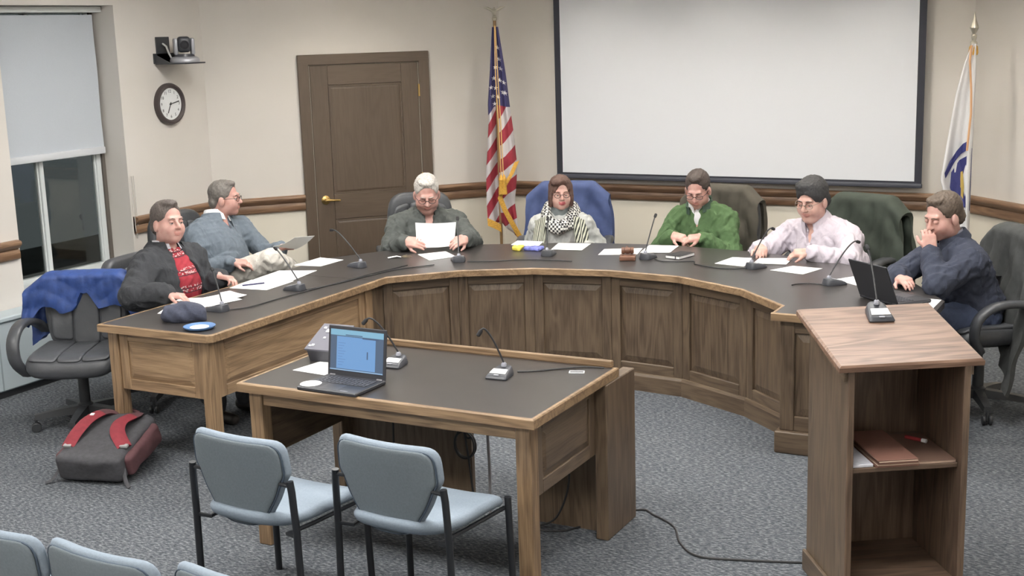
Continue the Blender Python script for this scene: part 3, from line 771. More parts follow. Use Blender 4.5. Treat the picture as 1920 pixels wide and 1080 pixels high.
def office_chair(label, loc, f, zt=1.05, dz=0.0):
    """faces local +y"""
    t = thing('office_chair', label, 'chair', (loc[0],loc[1],0), face(*f), 'black leather office chairs round the council desk')
    for k in range(5):
        a = 2*math.pi*k/5+.35; d = Vector((math.cos(a),math.sin(a),0)); s_ = Vector((-d.y,d.x,0))
        m = MB(); rings = []
        for r_, w_, z_, h_ in ((.03,.035,.085,.05),(.15,.030,.085,.04),(.29,.022,.075,.03)):
            c = d*r_; rings.append([c+s_*w_+Vector((0,0,z_)), c-s_*w_+Vector((0,0,z_)), c-s_*w_*.8+Vector((0,0,z_+h_)), c+s_*w_*.8+Vector((0,0,z_+h_))])
        m.loft(rings); arm = m.build('base_arm', PLAS, t)
        w_ = MB(); c = d*.285
        for sg in (-1,1):
            w_.T = Matrix.Translation(c+s_*(.018*sg)+Vector((0,0,.028)))@Matrix.Rotation(a,4,'Z')@Matrix.Rotation(R(90),4,'X')
            w_.lathe([(0,-.009),(.024,-.009),(.028,-.005),(.028,.005),(.024,.009),(0,.009)], 14)
        w_.T = None; w_.tube([c+Vector((0,0,.028)), c+Vector((0,0,.085))], .009, 8)
        w_.build('caster', PLAS, arm, smooth=True)
    MB().lathe([(.045,.08),(.045,.14),(.032,.15),(.032,.30),(.022,.31),(.022,.40+dz),(.06,.405+dz),(.06,.425+dz)], 16).build('gas_column', PLAS, t, smooth=True)
    MB().cbox(-.13,.13,-.15,.12,.405+dz,.43+dz,.008).build('seat_plate', PLAS, t)
    ol = round_outline([(-.25,-.24),(.25,-.24),(.265,.25),(-.265,.25)], .10, 5)
    def sm(u,v,w): return (u, v, .475+dz+w-.03*max(0,(v-.12)/.13)**2*(1 if w<.2 else 1)+.018*(abs(u)/.26)**2)
    m = MB(); pad(m, ol, .10, sm); m.build('seat', LEA, t, smooth=True, angle=80)
    for x0,x1 in ((-.235,-.075),(-.07,.07),(.075,.235)):
        m = MB(); pad(m, round_outline([(x0,-.18),(x1,-.18),(x1,.225),(x0,.225)], .03, 3), .022, lambda u,v,w: sm(u,v,.053+w)); m.build('seat_pad', LEA2, t, smooth=True, angle=80)
    hb = zt-.52-dz
    ol = round_outline([(-.235,0),(.235,0),(.262,hb*.45),(.235,hb),(-.235,hb)][:0] or [(-.22,0),(.22,0),(.262,hb*.5),(.225,hb),(-.225,hb),(-.262,hb*.5)], [.06,.06,.2,.12,.12,.2], 5)
    def bm_(u,v,w): return (u, -.20-.20*v+.10*(v/hb)**2*.5+.35*u*u+w, .52+dz+v)
    m = MB(); pad(m, ol, .085, bm_); m.build('backrest', LEA, t, smooth=True, angle=80)
    m = MB(); pad(m, round_outline([(-.075,.01),(.075,.01),(.075,hb-.07),(-.075,hb-.07)], .03, 3), .025, lambda u,v,w: bm_(u,v,.048+w)); m.build('centre_pad', LEA2, t, smooth=True, angle=80)
    for sg in (-1,1):
        m = MB(); pad(m, round_outline([(sg*.085,.03),(sg*.20,.04),(sg*.215,hb*.55),(sg*.19,hb-.10),(sg*.085,hb-.07)][::sg], .03, 3), .022, lambda u,v,w: bm_(u,v,.046+w+.004*math.sin(v*40+u*20))); m.build('side_pad', LEA2, t, smooth=True, angle=80)
        # padded loop arm
        m = MB(); pts = []
        ctrl = [(sg*.27,.13,.42+dz),(sg*.315,.20,.50+dz),(sg*.325,.19,.62+dz),(sg*.325,.10,.69+dz),(sg*.325,-.05,.70+dz),(sg*.315,-.19,.665+dz),(sg*.28,-.25,.60+dz)]
        for i in range(len(ctrl)-1):
            for k in range(4): pts.append(Vector(ctrl[i]).lerp(Vector(ctrl[i+1]), k/4))
        pts.append(Vector(ctrl[-1]))
        for _ in range(3): pts = [pts[0]]+[(pts[i-1]+pts[i]*2+pts[i+1])/4 for i in range(1,len(pts)-1)]+[pts[-1]]
        rings = []
        for i,p in enumerate(pts):
            tg = (pts[min(i+1,len(pts)-1)]-pts[max(i-1,0)]).normalized(); sx = Vector((1,0,0)); ny = tg.cross(sx).normalized(); hw = .036; hh = .019
            rings.append([p+sx*hw*c_+ny*hh*s_ for c_,s_ in ((1,.3),(.8,.9),(0,1.1),(-.8,.9),(-1,.3),(-1,-.5),(-.7,-1),(.7,-1),(1,-.5))])
        m.loft(rings); m.build('armrest', LEA, t, smooth=True, angle=70)
    return t

CH = {}
CH['empty'] = office_chair('empty black leather office chair with a bright blue jacket hung over its back', (-5.74,5.33), (.47,-.88), .865, -.06)
CH['p1'] = office_chair('black leather office chair under the person in a dark coat and red sweater', (-5.66,5.93), (1,.12), .93)
CH['p2'] = office_chair('black leather office chair under the person in a grey-blue sweater, beside the door', (-6.10,6.84), (.97,-.10), 1.06)
CH['p3'] = office_chair('black leather office chair under the grey-haired person reading a page before the door', (-4.96,7.99), (.64,-.77), 1.07)
CH['p4'] = office_chair('office chair under the person in a checked scarf, its back covered by a blue coat', (-4.11,8.60), (.30,-.95), 1.06)
CH['p5'] = office_chair('office chair under the person in a green sweater, its back covered by a brown coat', (-2.98,8.74), (-.10,-1), 1.05)
CH['p6'] = office_chair('office chair under the person in a lilac shirt, covered by a green coat', (-2.03,8.50), (-.34,-.94), 1.05)
CH['p7'] = office_chair('office chair under the person in a navy pullover, covered by a black coat', (-1.0,7.58), (-.82,-.57), 1.02)

# ------------------------------------------------------------------ COATS over chair backs
def drape(name, label, cat, chair, zt, m, hw, front, back, thick=.03, ridge=None, seed=0, lean=0, dx=0, dz=0):
    """cloth thrown over a chair back: front(u), back(u) give the hanging length; u in -1..1"""
    rg = random.Random(seed); ph = [rg.random()*6 for _ in range(6)]
    hb = zt-.52-dz
    nu, nv = 44, 46; G = []
    def backy(v, u): return -.20-.20*v+.05*(v/hb)**2+.35*u*u
    for i in range(nu+1):
        u = -1+2*i/nu; row = []
        x = u*hw+dx; L1, L2 = front(u), back(u)
        zc = zt+.012-(.10*max(0,abs(u)-.62)/.38 if abs(u) > .62 else 0)
        for j in range(nv+1):
            s_ = j/nv
            if s_ < .36: d = (1-s_/.36)*L2; z = zc-d; side = -1
            elif s_ > .46: d = (s_-.46)/.54*L1; z = zc-d; side = 1
            else: d = 0; side = (s_-.41)/.05; z = zc+.018*(1-side*side)
            y = backy(zc-.52-dz-d, min(.26,abs(u)*hw)) + side*.064
            rip = .010*math.sin(u*11+ph[0]+d*5)+.007*math.sin(u*23+ph[1]-d*9)+.006*math.sin(d*26+u*6+ph[2])
            rip *= min(1, d*8)
            if ridge: rip += ridge(u, d, side)
            y += rip*(1 if side > 0 else -1)+(.02+.05*d)*(1 if side > 0 else -1)*min(1,d*3)*.6
            xx = x*(1+lean*d)+.008*math.sin(d*14+ph[3]+u*3)*min(1,d*6)
            row.append((xx, y, z))
        G.append(row)
    o = MB().sheet(G, thick).build(name, m, None, smooth=True, angle=75)
    o.matrix_world = chair.matrix_basis.copy() if False else Matrix.Translation(chair.location)@Euler(chair.rotation_euler).to_matrix().to_4x4()
    return tag(o, label, cat)
def interp(xs, ys):
    def f(u):
        if u <= xs[0]: return ys[0]
        for i in range(len(xs)-1):
            if u <= xs[i+1]:
                t = (u-xs[i])/(xs[i+1]-xs[i]); return ys[i]+(ys[i+1]-ys[i])*t
        return ys[-1]
    return f
def quilt(u, d, side): return .008*abs(math.sin(d*30+abs(u)*7))+.004*math.sin(u*40)
bl = mat('blue_puffer', (44,70,130), .6, noise=.18, nscale=22, bump=.35, bscale=70)
drape('jacket', 'bright blue quilted jacket hung over the back of the empty office chair', 'jacket', CH['empty'], .865, bl, .355,
    interp([-1,-.86,-.72,-.5,-.2,-.06,.06,.15,.35,.5,.75,.9,1],[.24,.25,.18,.17,.2,.10,.10,.2,.22,.17,.17,.22,.18]), lambda u: .34, .022, quilt, 3, .25, 0, -.06)
drape('coat', 'plain blue coat hung over the chair back behind the checked scarf', 'coat', CH['p4'], 1.06, mat('blue_coat',(66,80,122),.8,noise=.1,nscale=20), .31,
    lambda u: .48, lambda u: .5, .028, None, 5, .35)
drape('coat', 'grey-brown coat hung over the chair back behind the green sweater', 'coat', CH['p5'], 1.05, mat('brown_coat',(76,72,64),.85,noise=.12,nscale=16), .30,
    lambda u: .52, lambda u: .5, .03, None, 6, .40, .05)
drape('coat', 'dark green coat hung over the chair back behind the lilac shirt', 'coat', CH['p6'], 1.05, mat('green_coat',(53,61,53),.8,noise=.14,nscale=16), .31,
    lambda u: .50, lambda u: .5, .03, None, 8, .40, -.04)
drape('coat', 'charcoal coat hung over the chair at the far right', 'coat', CH['p7'], 1.02, mat('charcoal_coat',(66,68,68),.9,noise=.15,nscale=24,bump=.3,bscale=150), .32,
    interp([-1,-.5,-.45,.1,.16,1],[.75,.72,.66,.40,.26,.28]), lambda u: .6, .035, None, 11, .15)

# ------------------------------------------------------------------ GUEST CHAIRS
BLU = mat('blue_grey_fabric', (128,140,152), .85, noise=.07, nscale=120, bump=.25, bscale=350)
BLUB = mat('blue_grey_back', (104,113,119), .85, noise=.07, nscale=120, bump=.25, bscale=350)
TUBE = mat('black_steel_tube', (46,48,52), .35, metal=.3)
def guest_chair(label):
    t = thing('guest_chair', label, 'chair', (0,0,0), 0, 'blue-grey guest chairs in front of the desk')
    # faces local +y
    ol = round_outline([(-.235,-.10),(-.15,-.262),(.15,-.262),(.235,-.10),(.245,.22),(-.245,.22)], [.10,.12,.12,.10,.05,.05], 5)
    def sm(u,v,w): return (u, v+.0, .435+w+.035*max(0,(-.10-v)/.16)**2-.02*max(0,(v-.15)/.07)**2+.012*(abs(u)/.24)**2)
    m = MB(); pad(m, ol, .055, sm); m.build('seat', BLU, t, smooth=True, angle=80)
    ol = round_outline([(-.10,.0),(.10,.0),(.185,.13),(.215,.20),(.238,.235),(.232,.365),(-.232,.365),(-.238,.235),(-.215,.20),(-.185,.13)], [.08,.08,.05,.03,.03,.075,.075,.03,.03,.05], 5)
    def bmap(u,v,w): return (u, -.20-.09*v+.55*u*u+w, .41+v)
    m = MB(); pad(m, ol, .042, bmap); m.build('backrest', BLU, t, smooth=True, angle=80)
    oi = [(x*.93, .012+(y)*.93) for x,y in ol]
    m = MB(); pad(m, oi, .014, lambda u,v,w: bmap(u,v,-.024+w)); m.build('back_panel', BLUB, t, smooth=True, angle=80)
    MB().tube([bmap(x*1.03,y*1.0-.002,-.0225) for x,y in oi+oi[:1]], .0035, 6, caps=False).build('seam_piping', mat('seam_blue',(62,74,88),.8), t, smooth=True)
    for sg in (-1,1):
        MB().tube([(sg*.268,-.20,0),(sg*.26,-.205,.42),(sg*.255,-.212,.58),(sg*.25,-.215,.625)], .0145, 10).build('rear_leg', TUBE, t, smooth=True)
        MB().tube([(sg*.255,.235,0),(sg*.25,.225,.30),(sg*.247,.222,.452)], .0145, 10).build('front_leg', TUBE, t, smooth=True)
        MB().tube([(sg*.262,-.205,.405),(sg*.20,-.19,.40),(sg*.215,-.05,.40),(sg*.232,.215,.405),(sg*.25,.225,.41)], .009, 8).build('seat_frame', TUBE, t, smooth=True)
        MB().tube([(sg*.252,-.213,.605),(sg*.20,-.215,.61)], .009, 8).build('back_bracket', TUBE, t, smooth=True)
    pass
    return t
gc = guest_chair('blue-grey guest chair at the table, left of the pair')
gc.location = (-3.12, 3.85, 0); gc.rotation_euler.z = R(-4)
for (x,y,rz,lab) in ((-2.545,4.00,-4,'blue-grey guest chair at the table, right of the pair'),
        (-3.25,2.80,-3,'blue-grey guest chair cut off by the bottom left corner of the picture'),
        (-2.775,2.80,-4,'blue-grey guest chair in the front row, middle of the three cut off below'),
        (-2.285,2.82,-4,'blue-grey guest chair in the front row, rightmost of the three cut off below')):
    c = copy_tree(gc); c.location = (x,y,0); c.rotation_euler.z = R(rz); c['label'] = lab
# ------------------------------------------------------------------ PROJECTION SCREEN
ps = thing('projection_screen', 'large white pull-down projection screen with black borders on the front wall', 'screen', (-3.18, 9.60, 1.03))
MB().box(-1.412,1.416,-.003,.003,.045,1.82).build('screen_surface', mat('screen_white',(220,223,229),.85), ps)
blk = mat('screen_border', (44,46,56), .7)
for a in ((-1.465,-1.412,.03,1.82),(1.416,1.467,.03,1.82),(-1.412,1.416,.03,.045)):
    MB().box(a[0],a[1],-.0035,.0035,a[2],a[3]).build('border', blk, ps)
MB().rbox(-1.47,1.472,-.014,.014,-.004,.030,.008,2).build('weight_bar', mat('screen_bar',(70,72,82),.45), ps, smooth=True)
MB().cbox(-1.55,1.55,-.07,.06,1.82,1.96,.01).build('roller_case', mat('screen_case',(215,215,212),.5), ps)
for x in (-1.4,1.4): MB().box(x-.02,x+.02,.0,.085,1.85,1.94).build('wall_bracket', mat('screen_case',(215,215,212),.5), ps)

# ------------------------------------------------------------------ WALL CLOCK
ck = thing('wall_clock', 'round wall clock with dark frame beside the window', 'clock'); 
ck.matrix_world = Matrix.Translation((XL, 7.452, 1.773))@Matrix.Rotation(R(90),4,'Z')       # local -y points into the room
cm = MB(); cm.T = Matrix.Rotation(R(90),4,'X')
cm.lathe([(.02,.0005),(.155,.0005),(.157,.02),(.150,.036),(.135,.04),(.121,.032),(.119,.018)], 48); cm.build('frame', mat('clock_frame',(70,62,62),.4), ck, smooth=True)
cm = MB(); cm.T = Matrix.Rotation(R(90),4,'X'); cm.lathe([(.0,.0185),(.1185,.0185),(.1185,.0215),(.0,.0215)], 48)
dial = cm.build('dial', mat('clock_dial',(226,228,228),.5), ck)
ink = mat('black_ink', (42,42,44), .6)
def text_mesh(s, size, name, m, parent, M, align='CENTER'):
    cu = bpy.data.curves.new('t', 'FONT'); cu.body = s; cu.size = size; cu.align_x = align; cu.align_y = 'CENTER'; cu.extrude = .0004; cu.resolution_u = 2
    o = bpy.data.objects.new('t', cu); COL.objects.link(o)
    dg = bpy.context.evaluated_depsgraph_get(); me = bpy.data.meshes.new_from_object(o.evaluated_get(dg))
    bpy.data.objects.remove(o); me.materials.clear(); me.materials.append(m)
    r = bpy.data.objects.new(name, me); COL.objects.link(r)
    if parent is not None: r.parent = parent
    r.matrix_local = M; return r
for h in range(1, 13):
    a = R(90-30*h); text_mesh(str(h), .032, 'numeral', ink, dial, Matrix.Translation((.094*math.cos(a), -.0222, .094*math.sin(a)))@Matrix.Rotation(R(90),4,'X'))
def hand(ang, L, w_, nm, y):
    m = MB(); m.T = Matrix.Translation((0,y,0))@Matrix.Rotation(R(ang),4,'Y'); m.box(-w_,w_,-.0012,.0,-.015,L); m.build(nm, ink, ck)
hand(13*6+1, .093, .0032, 'minute_hand', -.0255); hand(206, .075, .0038, 'hour_hand', -.0235)
cm = MB(); cm.T = Matrix.Rotation(R(90),4,'X'); cm.lathe([(0,.018),(.007,.0215),(.007,.029),(0,.029)],12); cm.build('hub', ink, ck)

# ------------------------------------------------------------------ ROBOTIC CAMERA ON ITS WALL SHELF
shf = thing('camera_shelf', 'black wall bracket holding a small robotic camera above the clock', 'bracket', (XL, 7.44, 2.075))
bkm = mat('bracket_black', (56,58,62), .5)
MB().cbox(.0005,.012,-.075,.065,0,.195,.002).build('back_plate', bkm, shf)
MB().cbox(.0005,.012,-.11,.125,.0,.075,.002).build('lower_plate', bkm, shf)
MB().cbox(.012,.30,-.105,.12,-.006,.004,.002).build('shelf_plate', bkm, shf)
for y in (-.103,.114): MB().loft([[(.012,yy,.004),(.16,yy,.004),(.012,yy,.07)] for yy in (y,y+.004)]).build('gusset', bkm, shf)
ptz = thing('robotic_camera', 'silver robotic video camera standing on the black wall bracket', 'camera', (XL+.19, 7.46, 2.0795), R(48)); ptz.scale = (1.22,1.22,1.22)
slv = mat('camera_silver', (168,170,176), .35, metal=.4); dk = mat('camera_dark', (60,62,68), .35)
MB().lathe([(.0,0),(.088,0),(.09,.012),(.084,.026),(.07,.034),(0,.034)], 32).build('base', slv, ptz, smooth=True)
MB().lathe([(0,.034),(.062,.034),(.058,.05),(0,.05)], 24).build('turntable', dk, ptz, smooth=True)
for sg in (-1,1):
    pad(MB(), [(0,0)], 0, lambda u,v,w:(u,v,w)) if False else None
    MB().rbox(sg*.05-.012,sg*.05+.012,-.04,.04,.045,.145,.010,3).build('yoke_arm', slv, ptz, smooth=True)
hm = MB(); hm.rbox(-.037,.037,-.045,.045,.06,.155,.02,4); hm.build('camera_head', dk, ptz, smooth=True)
lm = MB(); lm.T = Matrix.Translation((0,-.044,.105))@Matrix.Rotation(R(90),4,'X'); lm.lathe([(0,0),(.026,0),(.026,.012),(.02,.012),(.018,.006),(0,.006)],20); lm.build('lens', mat('lens_glass',(30,32,40),.1), ptz, smooth=True)
wc = MB(); wc.tube([(XL+.013,7.43,2.22),(XL+.05,7.425,2.2),(XL+.075,7.42,2.15),(XL+.095,7.425,2.11),(XL+.125,7.44,2.097)], .007, 8)
tag(wc.build('camera_cable', mat('cable_white',(205,205,205),.5), None, smooth=True), 'short white cable between the wall bracket plate and the robotic camera', 'cable')

# ------------------------------------------------------------------ FLAGS
GOLD = mat('gold_fringe', (206,158,66), .6, noise=.2, nscale=90)
def uvsheet(name, fn, nu, nv, m, parent, th=.002):
    """cloth surface fn(u, v) with a UV map"""
    me = bpy.data.meshes.new(name); vs = []; fs = []
    for j in range(nv+1):
        for i in range(nu+1): vs.append(tuple(fn(i/nu, j/nv)))
    for j in range(nv):
        for i in range(nu):
            a = j*(nu+1)+i; fs.append((a,a+1,a+nu+2,a+nu+1))
    me.from_pydata(vs, [], fs); uv = me.uv_layers.new(name='UVMap')
    for p in me.polygons:
        for li in p.loop_indices:
            vi = me.loops[li].vertex_index; uv.data[li].uv = ((vi%(nu+1))/nu, (vi//(nu+1))/nv)
        p.use_smooth = True
    me.materials.append(m); o = bpy.data.objects.new(name, me); COL.objects.link(o); o.parent = parent
    sd = o.modifiers.new('thickness', 'SOLIDIFY'); sd.thickness = th; sd.offset = 0
    return o
def patch(name, fn, pts, m, parent, off=.004):
    """flat emblem piece laid on a cloth surface: pts are (u, v)"""
    vs = []; c = (sum(p[0] for p in pts)/len(pts), sum(p[1] for p in pts)/len(pts)); rings = []
    for s_ in (.02,.5,1):
        rings.append([Vector(fn(c[0]+(u-c[0])*s_, c[1]+(v-c[1])*s_)) for u,v in pts])
    mb = MB(); mb.loft([[p+Vector((0,-off,0)) for p in r] for r in rings], cap=False)
    mb._add([p+Vector((0,-off,0)) for p in rings[0]], [tuple(range(len(pts)))])
    return mb.build(name, m, parent)
def pole_parts(root, zt, m):
    MB().lathe([(.0,.0),(.15,.0),(.15,.02),(.10,.035),(.04,.05),(.03,.10),(.013,.11),(.013,.12)], 28).build('stand', brass, root, smooth=True)
    MB().tube([(0,0,.1),(0,0,zt)], .0125, 12).build('pole', m, root, smooth=True)

vd = Vector((-5.03,9.33,0)).normalized()
fl = thing('national_flag', 'american flag hanging from a pole topped by an eagle, beside the door', 'flag', (-5.03, 9.30, 0), math.atan2(-vd.x, vd.y))   # local -y faces the camera side
pole_parts(fl, 2.33, mat('pole_wood', (150,120,84), .4))
ztop = 2.27
Lx = interp([0,.22,.38,.48,.64,.72,.9,1],[-.022,-.05,-.075,-.075,-.095,-.108,-.112,-.105])
Rx = interp([0,.22,.38,.48,.64,.72,.82,.9,1],[.026,.078,.105,.125,.148,.14,.12,.135,.155])
def flagfn(u, v):
    a, b = Lx(v), Rx(v); x = a+(b-a)*u
    am = .012+.06*min(1,v*1.5)
    y = -.03-am*(.55*math.sin(u*9.5+v*2.2)+.35*math.sin(u*17-v*3+1))
    Ln = 1.60+.16*max(0,(u-.45)/.55)-.02*u
    return (x, y, ztop-v*Ln)
def flag_mat():
    m, nt, b = _new('stripes_and_canton'); L = nt.links
    uv = N(nt, 'ShaderNodeUVMap'); sp = N(nt, 'ShaderNodeSeparateXYZ'); L.new(uv.outputs[0], sp.inputs[0])
    def mth(op, a, b_=None, c=None):
        n = N(nt, 'ShaderNodeMath', operation=op)
        for i, q in enumerate((a, b_, c)):
            if q is None: continue
            if isinstance(q, (int,float)): n.inputs[i].default_value = q
            else: L.new(q, n.inputs[i])
        return n.outputs[0]
    u, v = sp.outputs[0], sp.outputs[1]
    wv = mth('MULTIPLY', mth('SINE', mth('MULTIPLY', u, 9.0)), .018)
    s_ = mth('ADD', mth('ADD', mth('MULTIPLY', v, 7.2), mth('MULTIPLY', u, 1.55)), wv)
    red = mth('GREATER_THAN', mth('FRACT', s_), .5)
    can = mth('LESS_THAN', mth('ADD', v, mth('MULTIPLY', mth('ABSOLUTE', mth('SUBTRACT', u, .25)), -.06)), mth('SUBTRACT', .425, mth('MULTIPLY', u, .10)))
    mx = N(nt, 'ShaderNodeMix', data_type='RGBA'); mx.inputs[6].default_value = lin((206,202,204)); mx.inputs[7].default_value = lin((158,52,66)); L.new(red, mx.inputs[0])
    m2 = N(nt, 'ShaderNodeMix', data_type='RGBA'); m2.inputs[7].default_value = lin((60,58,104)); L.new(can, m2.inputs[0]); L.new(mx.outputs[2], m2.inputs[6])
    L.new(m2.outputs[2], b.inputs['Base Color']); b.inputs['Roughness'].default_value = .7
    return m
cl = uvsheet('flag_cloth', flagfn, 40, 60, flag_mat(), fl)
sw = mat('star_white', (226,224,226), .6)
for (u,v) in ((.62,.10),(.66,.155),(.34,.20),(.70,.20),(.25,.255),(.60,.26),(.82,.262),(.36,.305),(.72,.315),(.22,.345),(.46,.35),(.84,.31),(.12,.30),(.30,.385)):
    pts = []
    for k in range(10):
        a = math.pi/2+k*math.pi/5; r_ = .021 if k%2==0 else .0085
        wdt = max(.05, Rx(v)-Lx(v)); pts.append((u+r_*math.cos(a)/wdt, v-r_*math.sin(a)/1.6))
    patch('star', flagfn, pts, sw, cl, .006)
# gold fringe along the fly edge, which hangs forward as a fold
fp = [(.148,-.10,1.19),(.10,-.115,1.09),(.035,-.12,.985),(0.0,-.12,.90),(.035,-.12,.80),(.09,-.115,.69),(.150,-.105,.575)]
G = []
for p in fp: G.append([(p[0]-.02,p[1],p[2]-.004),(p[0],p[1]-.004,p[2]),(p[0]+.018,p[1],p[2]+.008)])
MB().sheet(G,.006).build('fringe', GOLD, fl, smooth=True)
G = [[(x_, -.07, .70-.02*i+.03), (x_+.004,-.072,.665-.02*i)] for i, x_ in enumerate((-.112,-.07,-.03,.0))]
MB().sheet(G,.006).build('fringe', GOLD, fl, smooth=True)
G = [[(Lx(v)-.004 if v<.1 else .5*(Lx(v)+Rx(v))+.012, -.09-.02*v, ztop-v*1.6), (.012+(.5*(Lx(v)+Rx(v))), -.092-.02*v, ztop-v*1.6)] for v in (0,.1)]
cord = mat('gold_cord', (214,176,110), .6)
for dx in (-.006,.012):
    MB().tube([(dx*.3,-.06,2.28),(dx,-.12,1.9),(dx+.012,-.135,1.5),(dx+.02,-.135,1.08)], .0045, 6).build('cord', cord, fl, smooth=True)
    MB().lathe([(.006,0),(.017,-.03),(.020,-.04),(.016,-.05),(.024,-.16),(0,-.16)], 12, (dx*1.4+.02,-.135,1.09)).build('tassel', GOLD, fl, smooth=True)
# eagle finial
ea = Solid(); ea.ell((0,0,2.385),(.016,.022,.026),k=.01); ea.cap((0,-.012,2.405),(0,-.03,2.418),.010,.008,k=.01); ea.cap((0,-.03,2.418),(0,-.045,2.412),.005,.003,k=.004)
for sg in (-1,1): ea.chain([(sg*.008,.005,2.395),(sg*.05,.012,2.418),(sg*.088,.008,2.428)],[.012,.010,.004],k=.01)
ea.cap((0,.015,2.37),(0,.03,2.352),.010,.006,k=.01)
slm = mat('silver_finial', (196,192,178), .3, metal=.7)
ea.build('eagle', slm, fl, vox=.004)
MB().lathe([(.013,2.32),(.020,2.325),(.022,2.34),(.012,2.348),(.018,2.356),(.0,2.366)], 16).build('finial_ball', slm, fl, smooth=True)

vd = Vector((-1.33,9.2,0)).normalized()
sf = thing('state_flag', 'white flag with blue emblem on a spear-topped pole in the right corner', 'flag', (-1.335, 9.22, 0), math.atan2(-vd.x, vd.y))
pole_parts(sf, 2.06, mat('pole_wood', (150,120,84), .4))
MB().lathe([(.013,2.05),(.024,2.055),(.024,2.07),(.012,2.08),(.018,2.10),(.02,2.115),(.010,2.125),(.022,2.15),(.03,2.165),(.012,2.22),(.0,2.275)], 16).build('spear_finial', slm, sf, smooth=True)
zt2 = 2.06
L2 = interp([0,.1,.25,.5,.7,.85,1],[-.010,-.055,-.10,-.145,-.18,-.13,-.10]); R2 = interp([0,.15,1],[.016,.020,.018])
def sfn(u, v):
    a, b = L2(v), R2(v); x = a+(b-a)*u; am = .01+.05*min(1,v*1.5)
    return (x, -.03-am*(.5*math.sin(u*8+v*1.5)+.3*math.sin(u*15+1)), zt2-v*1.30)
c2 = uvsheet('flag_cloth', sfn, 30, 44, mat('flag_white',(216,216,218),.75), sf)
em_b = mat('emblem_blue', (52,56,116), .7); em_g = mat('emblem_gold', (196,170,90), .6)
rb = [(.78,0.500),(.62,0.515),(.42,0.550),(.22,0.605),(.10,0.665)]; rb2 = [(.16,0.695),(.30,0.635),(.48,0.587),(.66,0.555),(.80,0.543)]
patch('emblem_ribbon', sfn, rb+rb2, em_b, c2, .008)
patch('emblem_shield', sfn, [(.80,0.575),(.55,0.600),(.32,0.665),(.26,0.745),(.34,0.815),(.60,0.850),(.80,0.845)], em_b, c2, .008)
patch('emblem_figure', sfn, [(.70,0.655),(.62,0.665),(.58,0.715),(.66,0.755),(.60,0.815),(.70,0.815),(.76,0.735)], em_g, c2, .011)
patch('emblem_ribbon', sfn, [(.97,0.535),(.985,0.535),(.99,0.865),(.965,0.865)], em_b, c2, .010)
MB().tube([(-.012,-.05,2.05),(-.02,-.06,1.95),(-.004,-.075,1.75),(.0,-.08,1.6),(-.012,-.085,1.42),(-.016,-.085,1.35)], .008, 6).build('fringe', mat('tan_fringe',(206,160,120),.6), sf, smooth=True)
MB().lathe([(.012,2.06),(.028,2.04),(.032,2.0),(.026,1.985),(.012,1.99)], 12).build('cord_knot', GOLD, sf, smooth=True)

# ------------------------------------------------------------------ MICROPHONES
mb_dark = mat('mic_base_dark', (66,68,74), .4); mb_lab = mat('mic_label', (232,233,236), .5); mb_sil = mat('mic_base_silver', (150,152,162), .4)
def microphone(label, loc, head, tip, z=TZ, bend=.6, tilt=None, silver=False):
    """wedge base with label plate and gooseneck; head = direction the plate faces; tip in world"""
    t = thing('gooseneck_microphone', label, 'microphone', (loc[0],loc[1],z+.001), face(*head), 'gooseneck microphones')
    if tilt is not None: t.rotation_euler = tilt
    m = MB()
    def ring(w_, y0, y1, z_): return round_outline([(-w_*.75,y0),(w_*.75,y0),(w_,y1),(-w_,y1)], [.035,.035,.012,.012], 4), z_
    rings = []
    for w_, y0, y1, za, zb_ in ((.052,-.065,.062,0,0),(.053,-.066,.064,.008,.006),(.046,-.058,.056,.038,.016),(.040,-.050,.050,.042,.019)):
        ol = round_outline([(-w_*.72,y0),(w_*.72,y0),(w_,y1),(-w_,y1)], [.035,.035,.012,.012], 4)
        rings.append([(x,y,za+(zb_-za)*(y-y0)/(y1-y0)) for x,y in ol])
    m.loft(rings); b_ = m.build('base', mb_dark, t, smooth=True, angle=45)
    m = MB(); m._add([(-.034,.004,.0325),(.034,.004,.0325),(.038,.040,.0225),(-.038,.040,.0225),(-.034,.004,.0345),(.034,.004,.0345),(.038,.040,.0245),(-.038,.040,.0245)],
        [(0,3,2,1),(4,5,6,7),(0,1,5,4),(1,2,6,5),(2,3,7,6),(3,0,4,7)]); m.build('label_plate', mb_lab, t)
    m = MB(); m.cbox(-.012,.012,.046,.058,.0175,.0215,.002); m.build('talk_button', mb_sil, t)
    MB().lathe([(.012,.038),(.012,.050),(.007,.056),(0,.056)], 12, (0,-.03,0)).build('neck_socket', mb_sil, t, smooth=True)
    # gooseneck in local coordinates
    Mw = Matrix.Translation(t.location)@Euler(t.rotation_euler).to_matrix().to_4x4(); q = Mw.inverted()@Vector(tip)
    p0 = Vector((0,-.03,.052)); pts = []
    mid = p0.lerp(q, .55)+Vector((0,0,.05*bend)); c2_ = q+Vector((0,0,.035*bend))-(q-p0)*.12
    for k in range(17):
        s_ = k/16; pts.append(p0*(1-s_)**3+mid*3*s_*(1-s_)**2+c2_*3*s_*s_*(1-s_)+q*s_**3)
    nk = MB().tube(pts, .0042, 8).build('gooseneck', mat('mic_neck',(44,45,48),.45), t, smooth=True)
    d = (pts[-1]-pts[-2]).normalized(); MB().tube([q-d*.004, q+d*.004, q+d*.026, q+d*.030], [.006,.0095,.0095,.005], 10).build('capsule', mat('mic_foam',(36,36,38),.8), nk, smooth=True)
    return t
